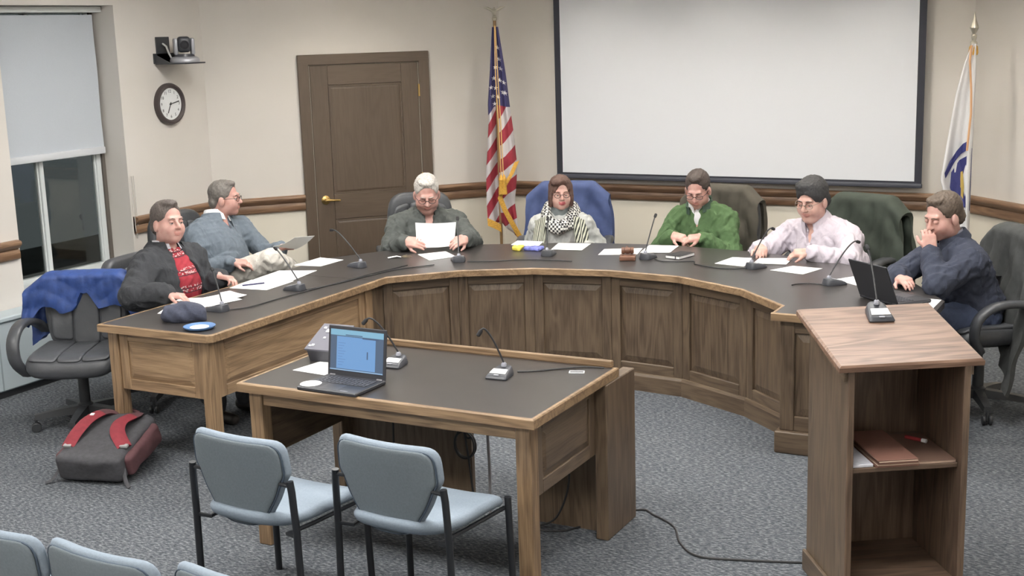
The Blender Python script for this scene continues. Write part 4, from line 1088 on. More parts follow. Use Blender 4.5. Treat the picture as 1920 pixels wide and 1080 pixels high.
for (b_, f_, tip, bend, lab) in (
    ((-4.736,5.418),(-1,.1),(-4.854,5.53,.959),.3,'gooseneck microphone on the wing desk beside the navy cap'),
    ((-4.678,6.049),(-1,.2),(-4.866,6.129,.981),.3,'gooseneck microphone on the wing desk before the grey-blue sweater'),
    ((-4.75,6.812),(-.9,.4),(-4.975,6.867,.985),.8,'gooseneck microphone standing alone on the desk in front of the door'),
    ((-4.225,7.209),(-.55,.83),(-4.305,7.352,1.008),.1,'gooseneck microphone right of the grey-haired reader\'s page'),
    ((-3.759,7.593),(-.3,.95),(-3.824,7.737,.973),.1,'gooseneck microphone in front of the checked scarf'),
    ((-3.085,7.685),(-.05,1),(-3.098,7.864,1.006),.2,'gooseneck microphone beside the wooden gavel'),
    ((-2.332,7.58),(.35,.93),(-2.285,7.785,.979),1.0,'gooseneck microphone in front of the lilac shirt'),
    ((-1.761,7.229),(.6,.8),(-1.68,7.44,.981),1.0,'gooseneck microphone left of the black laptop on the desk'),
    ((-2.606,4.777),(.05,-1),(-2.682,4.746,.968),1.2,'gooseneck microphone on the right half of the witness table'),
    ((-3.15,4.77),(.05,-1),(-3.262,4.72,.976),1.2,'gooseneck microphone on the witness table partly behind the open laptop')):
    microphone(lab, b_, f_, tip, bend=bend)
# lectern microphone stands on the sloping top
lp = Matrix.Translation((-.993,4.947,0))@Matrix.Rotation(R(33.1),4,'Z')
ly = .15; pm = lp@Vector((.02, ly, zf+(ly+D2)*math.tan(sl)))
microphone('gooseneck microphone standing on the sloping lectern top', (pm.x,pm.y), (0,1), tuple(lp@Vector((.03,.30,1.33))), z=pm.z+.001, bend=.5, tilt=(Matrix.Rotation(R(33.1+180-4),3,'Z')@Matrix.Rotation(-sl,3,'X')).to_euler())

# microphone cables lying on the desks
CAB = mat('cable_black', (40,40,42), .5)
def smooth_path(pts, n=8):
    P = [Vector(p) for p in pts]; out = []
    for i in range(len(P)-1):
        p0, p1, p2, p3 = P[max(i-1,0)], P[i], P[i+1], P[min(i+2,len(P)-1)]
        for k in range(n):
            t = k/n; out.append(.5*((2*p1)+(p2-p0)*t+(2*p0-5*p1+4*p2-p3)*t*t+(3*p1-p0-3*p2+p3)*t**3))
    out.append(P[-1]); return out
def cable(label, pts, r_=.0035, z=TZ, m=None):
    pts = [(p[0],p[1],(p[2] if len(p)>2 else z+r_+.001)) for p in pts]
    return tag(MB().tube(smooth_path(pts), r_, 6).build('cable', m or CAB, None, smooth=True), label, 'cable')
cable('black cable running along the wing desk from the microphone beside the cap', [(-4.70,5.42),(-4.62,5.55),(-4.60,5.85),(-4.56,6.2),(-4.52,6.6),(-4.46,6.95)])
cable('black cable from the microphone before the grey-blue sweater towards the curve', [(-4.61,6.06),(-4.55,6.25),(-4.50,6.55),(-4.44,6.80),(-4.30,7.02)])
cable('thin black cable along the desk edge from the microphone before the checked scarf', [(-4.15,7.19),(-4.0,7.25),(-3.85,7.36),(-3.7,7.40),(-3.5,7.42)])
cable('looping black cable behind the gavel microphone', [(-3.02,7.66),(-2.95,7.60),(-2.85,7.62),(-2.76,7.66),(-2.73,7.60)])
cable('black cable behind the microphone before the lilac shirt', [(-2.38,7.54),(-2.46,7.49),(-2.58,7.50),(-2.72,7.57)])
cable('short black cable behind the microphone left of the black laptop', [(-1.80,7.19),(-1.88,7.20),(-1.95,7.16),(-1.97,7.12)])
cable('thin black cable across the witness table from its right microphone', [(-2.57,4.86),(-2.50,4.90),(-2.42,4.97),(-2.33,5.04),(-2.24,5.06)])
FCZ = .005
cable('black floor cable running from the witness table to the lectern', [(-2.56,4.93,FCZ),(-2.40,4.98,FCZ),(-2.21,5.33,FCZ),(-2.10,5.30,FCZ),(-1.97,5.206,FCZ),(-1.88,5.042,FCZ),(-1.757,4.937,FCZ),(-1.55,4.98,FCZ),(-1.30,5.06,FCZ)], .005)
# cables under the table
cable('pale cable hanging straight down under the witness table', [(-2.80,4.98,.72),(-2.80,4.975,.5),(-2.79,4.97,.25),(-2.795,4.97,.03)], .007, m=mat('cable_grey',(150,148,150),.5))
cable('black cable hanging under the left half of the witness table', [(-3.30,4.93,.72),(-3.28,4.92,.5),(-3.27,4.90,.2),(-3.22,4.86,.008),(-3.12,4.86,.008)], .005)
cable('coiled black cable hanging under the middle of the witness table', [(-2.95,5.0,.72)]+[(-2.93+.055*math.sin(k*.9),4.99+.008*math.sin(k*.5),.34+.065*math.cos(k*.9)) for k in range(22)]+[(-2.88,4.97,.1),(-2.85,4.95,.008)], .005)
cable('thin black cable drooping inside the right side of the witness table', [(-2.45,5.0,.60),(-2.40,4.99,.40),(-2.39,4.98,.22),(-2.45,4.96,.06),(-2.56,4.95,.008)], .005)

# ------------------------------------------------------------------ PAPERS on the desks
PAP = mat('paper', (238,238,238), .8, noise=.012, nscale=40)
INK = mat('print_grey', (196,198,204), .8)
def paper(label, pts, z=TZ+.0008, curl=0.0, lines=5, name='paper_sheet'):
    """sheet with its four corners on the desk, printed with faint lines"""
    P = [Vector((p[0],p[1],0)) for p in pts]; G = []
    for j in range(7):
        row = []
        for i in range(7):
            a = P[0].lerp(P[1], i/6); b = P[3].lerp(P[2], i/6); q = a.lerp(b, j/6)
            q.z = z+.001+curl*((i/6)**3)*((j/6)**2); row.append(q)
        G.append(row)
    o = MB().sheet(G, .0012).build(name, PAP, None, smooth=True, angle=30)
    tag(o, label, 'paper')
    if lines:
        m = MB()
        for k in range(lines):
            t = .22+.6*k/lines; a = P[0].lerp(P[3], t); b = P[1].lerp(P[2], t); a2 = a.lerp(b,.14); b2 = a.lerp(b,.86-.2*(k%3==2)); n_ = (P[3]-P[0]).normalized()*.0035
            zz = z+.0019
            m._add([(a2.x,a2.y,zz),(b2.x,b2.y,zz),(b2.x+n_.x,b2.y+n_.y,zz),(a2.x+n_.x,a2.y+n_.y,zz)], [(0,1,2,3)])
        if curl == 0: m.build('printed_lines', INK, o)
    return o
S1 = .0016
paper('white sheet under the navy cap on the wing desk', [(-5.013,5.231),(-5.186,5.60),(-4.99,5.70),(-4.80,5.33)], lines=0)
paper('white sheet lying crosswise on the wing desk beyond the navy cap', [(-5.10,5.52),(-5.02,5.79),(-4.80,5.70),(-4.87,5.44)], z=TZ+.0008+S1)
paper('small white sheet beside the microphone near the navy cap', [(-5.055,5.803),(-5.036,5.874),(-4.818,5.765),(-4.887,5.667)], z=TZ+.0008+2*S1, curl=.012, lines=0)
paper('white sheet with a pen on it, on the wing desk', [(-5.105,5.951),(-5.145,6.21),(-4.855,6.262),(-4.84,5.976)], lines=4)
paper('white sheet on the wing desk beside the one with the pen', [(-5.13,6.20),(-5.165,6.515),(-4.93,6.605),(-4.87,6.27)], z=TZ+.0008+S1)
paper('white sheet on the desk corner nearest the door', [(-5.20,6.72),(-5.205,7.02),(-4.995,6.995),(-5.00,6.74)])
paper('white sheet on the desk below the page the grey-haired person holds', [(-4.621,7.335),(-4.50,7.505),(-4.324,7.345),(-4.42,7.160)])
paper('white sheet at the back of the desk before the checked scarf', [(-4.189,7.882),(-4.230,8.06),(-4.03,8.075),(-3.97,7.86)])
paper('white sheet on the desk right of the checked scarf\'s microphone', [(-3.83,7.79),(-3.895,8.045),(-3.665,8.09),(-3.613,7.82)], z=TZ+.0008+S1)
paper('white sheet lying between the gavel and the blue coat', [(-3.439,7.70),(-3.49,7.92),(-3.255,8.03),(-3.20,7.80)])
paper('white sheet under the green sweater\'s folded hands', [(-3.204,7.858),(-3.255,8.15),(-3.053,8.19),(-3.015,7.918)], z=TZ+.0008+S1)
paper('white sheet left of the lilac shirt\'s microphone', [(-2.61,7.641),(-2.575,7.89),(-2.44,7.90),(-2.407,7.60)])
paper('white sheet under the hands of the person in the lilac shirt', [(-2.384,7.716),(-2.40,7.90),(-2.20,7.96),(-2.179,7.74)], z=TZ+.0008+S1)
paper('white sheet on the desk in front of the lilac shirt', [(-2.221,7.535),(-2.13,7.715),(-1.938,7.685),(-2.00,7.465)], z=TZ+.0008)
paper('white sheet beside the black laptop on the desk', [(-1.79,7.37),(-1.69,7.52),(-1.56,7.40),(-1.63,7.24)])
paper('white sheet on the desk behind the lectern', [(-1.33,6.80),(-1.28,7.02),(-1.125,7.0),(-1.13,6.76)])
paper('white sheet left of the open laptop on the witness table', [(-3.542,4.519),(-3.508,4.758),(-3.30,4.72),(-3.335,4.50)])
pn = MB().tube([(-5.06,6.02,TZ+.008),(-4.98,6.13,TZ+.008)], .0045, 8).build('pen', mat('pen_navy',(44,44,84),.4), None, smooth=True); tag(pn, 'dark pen lying on the white sheet on the wing desk', 'pen')

# ------------------------------------------------------------------ GAVEL, NOTEBOOK, PACKAGES
gw = wood('gavel_wood',(78,52,40),(112,78,62),(140,104,86),axis='x')
sb = thing('sound_block', 'square wooden sound block under the gavel', 'sound block', (-3.185,7.60,TZ+.001), R(20))
MB().rbox(-.052,.052,-.052,.052,0,.03,.006,2).build('block', gw, sb, smooth=True); MB().lathe([(0,.03),(.04,.03),(.038,.036),(0,.036)],20).build('strike_plate', gw, sb, smooth=True)
gv = thing('gavel', 'dark wooden gavel lying on its sound block', 'gavel', (-3.185,7.60,TZ+.038), R(24))
m = MB(); m.T = Matrix.Translation((0,0,.024))@Matrix.Rotation(R(90),4,'Y'); m.lathe([(0,-.040),(.02,-.040),(.023,-.034),(.023,-.022),(.018,-.018),(.021,-.008),(.021,.008),(.018,.018),(.023,.022),(.023,.034),(.02,.040),(0,.040)],18); m.build('gavel_head', gw, gv, smooth=True)
MB().tube([(0,.015,.024),(0,.09,.021),(0,.17,.018),(0,.20,.016)],[.006,.007,.009,.006],10).build('handle', gw, gv, smooth=True)
nb = thing('notebook', 'small black notebook with white page edges beside the gavel microphone', 'notebook', (-2.90,7.80,TZ+.001), R(-14))
for z0 in (0,.019): MB().cbox(-.055,.055,-.09,.09,z0,z0+.0025,.001).build('cover', mat('notebook_black',(40,40,44),.5), nb)
MB().box(-.052,.052,-.087,.087,.0026,.0189).build('page_block', PAP, nb); MB().box(.022,.027,-.0912,.0912,-.0,.0222).build('elastic_band', mat('notebook_black',(40,40,44),.5), nb)
pk = Solid(); pk.box((0,0,.012),(.05,.025,.003),.007,k=.01); pk.box((.03,.01,.016),(.03,.016,.003),.006,k=.015)
o = pk.build('blue_packet', mat('blue_wrapper',(112,118,188),.35,noise=.5,nscale=30), None, vox=.004, noise=folds(.003,120,2)); o.location=(-3.94,7.735,TZ+.0); tag(o,'crumpled blue and white packet on the desk before the checked scarf','packet')
pk = Solid(); pk.box((0,0,.016),(.02,.016,.006),.007,k=.01); pk.cap((.01,0,.02),(.035,.012,.03),.012,.009,k=.01)
o = pk.build('yellow_packet', mat('yellow_wrapper',(214,200,78),.4), None, vox=.004, noise=folds(.004,120,4)); o.location=(-4.04,7.69,TZ+.0); tag(o,'small yellow wrapper left of the blue packet','wrapper')
ks = thing('key_bunch', 'bunch of keys with a white tag left of the grey-haired reader\'s sheet', 'keys', (-4.69,7.18,TZ+.001), R(40))
MB().sheet([[(-.06,-.02,.004),(-.06,.02,.004)],[(0,-.016,.012),(0,.024,.010)],[.0 and 0 or (.03,-.012,.003),(.03,.02,.003)]],.002).build('paper_tag', PAP, ks)
for k in range(4):
    a = R(-50+k*35); m = MB(); m.T = Matrix.Translation((.045,0,.003+.002*k))@Matrix.Rotation(a,4,'Z'); m.lathe([(0,0),(.012,0),(.012,.002),(0,.002)],12,(.016,0,0)); m.box(.026,.058,-.003,.003,0,.002); m.build('key', mat('key_metal',(170,160,140),.35,metal=.7), ks)
MB().tube([(.045+.012*math.cos(a_),.012*math.sin(a_),.006) for a_ in [i*math.pi/8 for i in range(17)]], .0012, 5).build('key_ring', mat('key_metal',(170,160,140),.35,metal=.7), ks)

# ------------------------------------------------------------------ NAVY CAP and ROUND PLATE
cp = Solid()
cp.ell((0,0,.03),(.115,.085,.048),k=.02); cp.ell((.03,.01,.04),(.08,.065,.045),k=.03)
cp.box((0,0,-.03),(.2,.2,.03),.0,k=.004,sub=True)
capo = thing('cap', 'dark navy knit cap lying on the end of the wing desk', 'hat', (-4.765,5.165,TZ+.002), R(25))
cpm = mat('navy_cloth', (62,66,82), .9, noise=.15, nscale=60, bump=.4, bscale=160)
cp.build('crown', cpm, capo, vox=.005, noise=folds(.010,45,9))
m = MB(); ol = [(.11*math.cos(a_)*1.0, .09*math.sin(a_)) for a_ in [2*math.pi*i/32 for i in range(32)]]
pad(m, ol, .022, lambda u,v,w_: (u, v, .012+w_)); m.build('brim_band', cpm, capo, smooth=True, angle=80)
pl = thing('round_dish', 'small round blue and white dish at the corner of the wing desk', 'dish', (-4.535,5.03,TZ+.001), 0)
MB().lathe([(0,.0),(.07,.0),(.082,.010),(.084,.016),(.080,.016),(.066,.008),(0,.007)], 36).build('rim', mat('dish_blue',(96,130,176),.25), pl, smooth=True)
MB().lathe([(0,.0075),(.05,.0085),(.05,.010),(0,.0095)], 30).build('white_centre', mat('dish_white',(222,232,236),.3), pl, smooth=True)

# ------------------------------------------------------------------ LAPTOPS
lapb = mat('laptop_black', (48,49,54), .45)
def screen_mat():
    m, nt, b = _new('laptop_screen'); L = nt.links
    b.inputs['Base Color'].default_value = (.02,.02,.02,1); b.inputs['Roughness'].default_value=.3
    b.inputs['Emission Color'].default_value = lin((116,160,212)); b.inputs['Emission Strength'].default_value=.78
    return m
def emis(name, c, s_=.40):
    if name in MATS: return MATS[name]
    m, nt, b = _new(name); b.inputs['Base Color'].default_value=(.02,.02,.02,1); b.inputs['Emission Color'].default_value=lin(c); b.inputs['Emission Strength'].default_value=s_; MATS[name]=m; return m
def laptop(label, loc, rz, open_deg, w_=.31, d_=.225, screen=True):
    """keyboard towards local -y, hinge at +y"""
    t = thing('laptop', label, 'laptop', loc, rz)
    MB().cbox(-w_/2,w_/2,-d_/2,d_/2,0,.017,.004).build('deck', lapb, t)
    kb = MB().box(-w_/2+.02,w_/2-.02,-.012,.082,.017,.0176).build('keyboard_well', mat('key_well',(36,37,41),.6), t)
    km = MB().cbox(-.0078,.0078,-.0072,.0072,0,.002,.001).build('key', mat('key_cap',(70,72,80),.5), kb); first = True
    for r_ in range(5):
        for k in range(13):
            o = km if first else km.copy()
            if not first: COL.objects.link(o); o.parent = kb
            first = False; o.location = (-w_/2+.034+k*(w_-.068)/12+(r_%2)*.003, .072-r_*.019, .0178)
    MB().cbox(-.05,.05,-d_/2+.012,-.022,.0168,.0176,.0003).build('touchpad', mat('touchpad',(58,60,66),.35), t)
    hd = bpy.data.objects.new('lid', None) if False else None
    T = Matrix.Translation((0,d_/2-.006,.014))@Matrix.Rotation(R(-(open_deg-90)),4,'X')
    lh = .222
    m = MB(); m.T = T; m.cbox(-w_/2,w_/2,.0,.008,.0,lh,.003); lid = m.build('lid', lapb, t)
    if screen:
        m = MB(); m.T = T; m.box(-w_/2+.014,w_/2-.014,-.0008,.0,.026,lh-.016); sc = m.build('display', emis('scr_frame',(84,110,142),.30), lid)
        def blk_(x0,x1,z0,z1,y,mm,nm): 
            q = MB(); q.T = T; q.box(x0,x1,y,y+.0004,z0,z1); q.build(nm, mm, sc)
        blk_(-w_/2+.014,w_/2-.014,lh-.042,lh-.016,-.0014,emis('scr_bar',(132,186,214)),'title_bar')
        blk_(-w_/2+.048,w_/2-.055,.034,lh-.046,-.0014,emis('scr_page',(112,162,216)),'page_area')
        blk_(-w_/2+.014,w_/2-.014,.026,.031,-.0018,emis('scr_task',(150,186,222)),'task_bar')
        for k in range(9): blk_(-w_/2+.056,-w_/2+.080+.008*(k%3),.05+k*.012,.0525+k*.012,-.0018,emis('scr_text',(92,134,190)),'text_line')
        blk_(.055,.061,.085,.118,-.0018,emis('scr_dark',(60,84,120)),'text_mark')
        blk_(-.06,.03,lh-.040,lh-.036,-.0018,emis('scr_dark',(60,84,120)),'menu_line'); blk_(.03,w_/2-.04,lh-.050,lh-.044,-.0018,emis('scr_dark',(60,84,120)),'menu_line')
    for x in (-w_/2+.03,w_/2-.03):
        MB().tube([(x-.014,d_/2-.004,.015),(x+.014,d_/2-.004,.015)], .006, 8).build('hinge', mat('hinge_metal',(150,150,154),.4,metal=.6), t, smooth=True)
    if screen: MB().cbox(w_/2-.09,w_/2-.05,-d_/2+.014,-d_/2+.018,.0168,.0174,.0002).build('badge', mat('hinge_metal',(150,150,154),.4,metal=.6), t)
    return t
laptop('open black laptop with a lit blue screen on the witness table', (-3.168,4.368,TZ+.0015), R(-1.5), 98)
laptop('black laptop seen from behind on the right end of the curved desk', (-1.352,6.922,TZ+.0045), math.atan2(.6,-.75)+R(0), 112, screen=False)
ds = thing('disc', 'white disc lying on the palm rest of the open laptop', 'disc', (-3.287,4.312,TZ+.0195), 0)
MB().lathe([(.011,0),(.046,0),(.047,.0008),(.046,.0016),(.011,.0016)], 36).build('disc_body', mat('disc_white',(238,238,240),.4), ds, smooth=True)
MB().lathe([(.0075,0),(.0108,0),(.0108,.0012),(.0075,.0012)], 20).build('hub', ink, ds)

# desk phone like control box behind the laptop
cb = thing('control_box', 'grey slanted control box with white buttons behind the left of the open laptop', 'control box', (-3.50,4.745,TZ+.001), R(4))
cg = mat('box_grey', (98,98,108), .5)
m = MB(); m.loft([[(x,-.05,0),(x,.075,0),(x,.10,.135),(x,-.075,.06)] for x in (-.075,.075)]); m.build('body', mat('box_dark',(70,70,76),.5), cb)
m = MB(); m.loft([[(x,-.08,.058),(x,.105,.137),(x,.102,.145),(x,-.083,.066)] for x in (-.082,.082)]); m.build('top_plate', cg, cb)
sx_ = math.atan2(.079,.185)
for (x,y,a_,b_) in ((-.02,.05,.018,.012),(.03,.02,.010,.035),(-.055,.07,.007,.007),(-.05,-.055,.007,.007),(-.065,-.06,.005,.005),(.0,.07,.007,.007),(-.02,.0,.006,.006)):
    m = MB(); m.T = Matrix.Translation((x,y,.0665+(y+.08)*math.tan(sx_)))@Matrix.Rotation(sx_,4,'X'); m.cbox(-a_,a_,-b_,b_,0,.005,.001); m.build('button', mb_lab, cb)
bc = thing('wire_frame_clip', 'small white rectangular frame lying at the right end of the witness table', 'clip', (-2.325,4.955,TZ+.001), R(21))
for a in ((-.034,.034,-.018,-.014),(-.034,.034,.014,.018),(-.034,-.030,-.014,.014),(.030,.034,-.014,.014)): MB().cbox(*a,0,.004,.0008).build('bar', mb_lab, bc)

# ------------------------------------------------------------------ LECTERN CONTENTS
def on_shelf(name, label, cat, x0, x1, y0, y1, z0, z1, m, rot=0):
    cx, cy_ = (x0+x1)/2, (y0+y1)/2
    t = thing(name, label, cat); t.matrix_world = lp@Matrix.Translation((cx,cy_,z0))@Matrix.Rotation(R(rot),4,'Z')
    return t, (x1-x0)/2, (y1-y0)/2, z1-z0
SZ = .5855
brn = mat('folder_brown', (140,102,90), .6, noise=.05, nscale=20); brn2 = mat('folder_edge', (196,170,152), .7)
t,a,b_,h_ = on_shelf('binder', 'white spiral pad at the left of the lectern shelf', 'pad', -.205,-.118,-.20,.12,SZ,SZ+.012,None)
MB().cbox(-a,a,-b_,b_,0,h_,.002).build('page_block', mat('pad_white',(214,216,226),.7), t)
for k in range(18): MB().box(-a+.008,a-.008,-b_+.02+k*.016,-b_+.023+k*.016,h_,h_+.0004).build('ruled_line', INK, t)
t,a,b_,h_ = on_shelf('folder', 'thick brown accordion folder in the middle of the lectern shelf', 'folder', -.112,.055,-.215,.13,SZ,SZ+.03,None)
for k in range(4): MB().cbox(-a+.002*k,a-.003*k,-b_-.004*k,b_,.0005+k*.0075,.006+k*.0075,.001).build('folder_leaf', brn if k%2==0 else brn2, t)
MB().cbox(-a,a-.01,-b_-.012,b_,.030,.034,.0015).build('cover', brn, t)
t,a,b_,h_ = on_shelf('folder', 'thin brown folder at the right of the lectern shelf', 'folder', .062,.205,-.20,.13,SZ,SZ+.012,None)
MB().cbox(-a,a,-b_,b_,0,.009,.001).build('page_block', brn2, t); MB().cbox(-a,a,-b_-.002,b_,.0092,.012,.001).build('cover', mat('folder_dark',(112,88,76),.6), t)
t,a,b_,h_ = on_shelf('marker', 'small red marker lying on the thin folder in the lectern', 'marker', .10,.18,.02,.05,SZ+.0125,SZ+.03,None, -50)
MB().tube([(-.04,0,.008),(.03,0,.008)], .0075, 10).build('barrel', mat('marker_red',(150,50,54),.5), t, smooth=True); MB().tube([(.03,0,.008),(.05,0,.008)], .008, 10).build('cap', mb_lab, t, smooth=True)

# ------------------------------------------------------------------ BACKPACK lying on its front
bp_ = thing('backpack', 'red and black backpack lying on the carpet below the wing desk', 'backpack', (-5.0,4.80,.075)); bp_.rotation_euler = (R(15),0,R(15)); bp_.scale = (1.1,.98,.82)   # local +y towards its top
BK = mat('backpack_black', (70,70,74), .85, noise=.15, nscale=50, bump=.3, bscale=220); RD = mat('backpack_red', (132,46,56), .8, noise=.1, nscale=40); MR = mat('backpack_maroon', (88,58,62), .85, noise=.1, nscale=40)
b1 = Solid(); b1.box((0,-.03,.085),(.135,.19,.055),.03,k=.05); b1.box((0,.16,.075),(.10,.05,.045),.03,k=.06); b1.ell((0,-.08,.13),(.13,.16,.055),k=.05); b1.ell((0,.12,.06),(.15,.14,.06),k=.05)
b1.build('main_bag', BK, bp_, vox=.008, noise=folds(.004,28,5))
for sg in (-1,1):
    b2 = Solid(); b2.box((sg*.155,-.02,.075),(.018,.15,.045),.02,k=.03); b2.ell((sg*.16,.02,.07),(.035,.10,.05),k=.03); b2.build('side_pocket', MR, bp_, vox=.007, noise=folds(.006,40,6+sg))
    ctrl = [(sg*.045,.235,.14),(sg*.085,.17,.21),(sg*.115,.06,.235),(sg*.125,-.06,.225),(sg*.135,-.15,.185)]
    if sg > 0: ctrl = [(.045,.235,.14),(.085,.15,.21),(.065,.04,.24),(.085,-.05,.23),(.15,-.13,.185)]
    pts = smooth_path(ctrl, 6); G = []
    for i,p in enumerate(pts):
        tg = (pts[min(i+1,len(pts)-1)]-pts[max(i-1,0)]).normalized(); sd_ = tg.cross(Vector((0,0,1))).normalized(); wd = .033-.006*abs(i/len(pts)-.4)
        G.append([p-sd_*wd-Vector((0,0,.012)), p-sd_*wd*.5, p+Vector((0,0,.003)), p+sd_*wd*.5, p+sd_*wd-Vector((0,0,.012))])
    n_ = len(G); MB().sheet(G[:n_//3+1], .016).build('strap_upper', MR, bp_, smooth=True, angle=70); MB().sheet(G[n_//3:], .018).build('strap_pad', RD, bp_, smooth=True, angle=70)
    MB().tube(smooth_path([ctrl[-1],(sg*.16,-.20,.09),(sg*.19,-.26,.02),(sg*.22,-.29,.008)],5), .010, 6, flat=.35).build('webbing', BK, bp_, smooth=True)
    MB().cbox(ctrl[-1][0]-.02,ctrl[-1][0]+.02,ctrl[-1][1]-.015,ctrl[-1][1]+.012,ctrl[-1][2]-.006,ctrl[-1][2]+.012,.003).build('buckle', mat('buckle_grey',(150,150,150),.5), bp_)
MB().cbox(-.118,-.098,.075,.095,.244,.250,.001).build('logo_tab', mb_lab, bp_)
MB().tube([(-.05,.235,.12),(-.035,.27,.135),(0,.282,.14),(.035,.27,.135),(.05,.235,.12)], .010, 8).build('grab_handle', MR, bp_, smooth=True)
G = [[(-.12+.03*i,-.215-.01*math.sin(i),.03+.03*j) for i in range(9)] for j in range(4)]
MB().sheet(G,.012).build('base_panel', mat('backpack_base',(54,56,58),.8), bp_, smooth=True)
# ------------------------------------------------------------------ PEOPLE
def skin_mat(name, c):
    m, nt, b = _new(name); L = nt.links
    tc = N(nt,'ShaderNodeTexCoord'); nz = N(nt,'ShaderNodeTexNoise'); nz.inputs['Scale'].default_value=26; nz.inputs['Detail'].default_value=4
    L.new(tc.outputs['Object'], nz.inputs['Vector']); rp = N(nt,'ShaderNodeValToRGB'); a = lin(c)
    rp.color_ramp.elements[0].position=.3; rp.color_ramp.elements[0].color=(a[0]*.92,a[1]*.80,a[2]*.78,1); rp.color_ramp.elements[1].position=.7; rp.color_ramp.elements[1].color=(min(1,a[0]*1.05),min(1,a[1]*1.06),min(1,a[2]*1.06),1)
    L.new(nz.outputs['Fac'], rp.inputs['Fac']); L.new(rp.outputs['Color'], b.inputs['Base Color'])
    b.inputs['Roughness'].default_value=.5; b.inputs['Subsurface Weight'].default_value=.08; b.inputs['Subsurface Radius'].default_value=(.01,.004,.002)
    return m
def n3(v): v = np.array(v, float); return v/np.linalg.norm(v)
def headM(h, p, roll=0):
    return np.array((Matrix.Rotation(h-math.pi/2,3,'Z')@Matrix.Rotation(-p,3,'X')@Matrix.Rotation(roll,3,'Y')))
EYEW = mat('eye_white',(214,208,204),.3); EYED = mat('eye_iris',(52,44,40),.25)

def hand_prims(sd, W, d, n, curl=.5, side=1, thumb=.6, sc=1.0, spread=.0):
    """palm and five fingers: W wrist, d pointing direction, n out of the back of the hand; side=+1 puts the thumb at d x n"""
    d = n3(d); n = n3(np.array(n, float)-d*np.dot(n, d)); t = np.cross(d, n)*side      # t: towards the thumb
    W = np.array(W, float); S_ = sc
    rot = np.stack([t, d, n], 1)
    sd.box(W+d*.045*S_, np.array((.030,.034,.006))*S_, .009*S_, rot, k=.012, m=0)
    base = W+d*.084*S_
    for i, (o, L) in enumerate(((.030,.066),(.0105,.074),(-.0095,.069),(-.0285,.054))):
        p = base+t*o*S_-d*(.004 if i in (0,2) else .012 if i == 3 else 0)*S_; ang = .15*curl; q = p; dd = d+t*spread*(1.5-i)*.2; dd = n3(dd)
        for j, fr in enumerate((.45,.30,.25)):
            ang += curl*(.75 if j else .55)*(1+.08*i)
            v = dd*math.cos(ang)-n*math.sin(ang); e = q+v*L*fr*S_
            r0 = (.0092,.0086,.0078)[j]*S_*(1 if i < 3 else .9); r1 = (.0086,.0078,.0068)[j]*S_*(1 if i < 3 else .9)
            sd.cap(q, e, r0, r1, k=.0035, m=0); q = e
    tb = W+d*.022*S_+t*.026*S_-n*.004*S_; v = n3(d*.75+t*.75-n*thumb*.5); e = tb+v*.042*S_
    sd.cap(tb, e, .0125*S_, .0105*S_, k=.010, m=0); v2 = n3(d*1.0+t*.25-n*thumb*.8); sd.cap(e, e+v2*.032*S_, .0102*S_, .0082*S_, k=.004, m=0)

def ik(P, W, a, b, hint):
    P, W = np.array(P, float), np.array(W, float); v = W-P; L = np.linalg.norm(v)
    if L > (a+b)*.995: s_ = L/((a+b)*.99); a *= s_; b *= s_
    v = v/L; x = (a*a-b*b+L*L)/(2*L); h = math.sqrt(max(a*a-x*x, 1e-6)); u = np.array(hint, float); u = n3(u-v*np.dot(u, v))
    return P+v*x+u*h

def collar(name, c, f, r, h, m, parent, gap=.35, drop=.02, up=(0,0,1), flare=1.32):
    """folded shirt collar round the neck, open at the front"""
    f = Vector(f).normalized(); upv = Vector(up).normalized(); s_ = f.cross(upv).normalized(); f = upv.cross(s_); G = []
    c = Vector(c); n = 30
    for i in range(n+1):
        a = gap+(2*math.pi-2*gap)*i/n; dv = f*math.cos(a)+s_*math.sin(a); fr = (1+math.cos(a))/2
        zin = h*(1-.35*fr); G.append([c+dv*r*1.02+upv*(zin-.03-.02*fr), c+dv*r+upv*zin, c+dv*r*1.10+upv*(zin+.003), c+dv*r*flare+upv*(zin-.025-drop*fr)+f*.012*fr, c+dv*r*(flare+.08)+upv*(zin-.042-drop*1.7*fr)+f*.02*fr])
    return MB().sheet(G, .004).build(name, m, parent, smooth=True, angle=75)

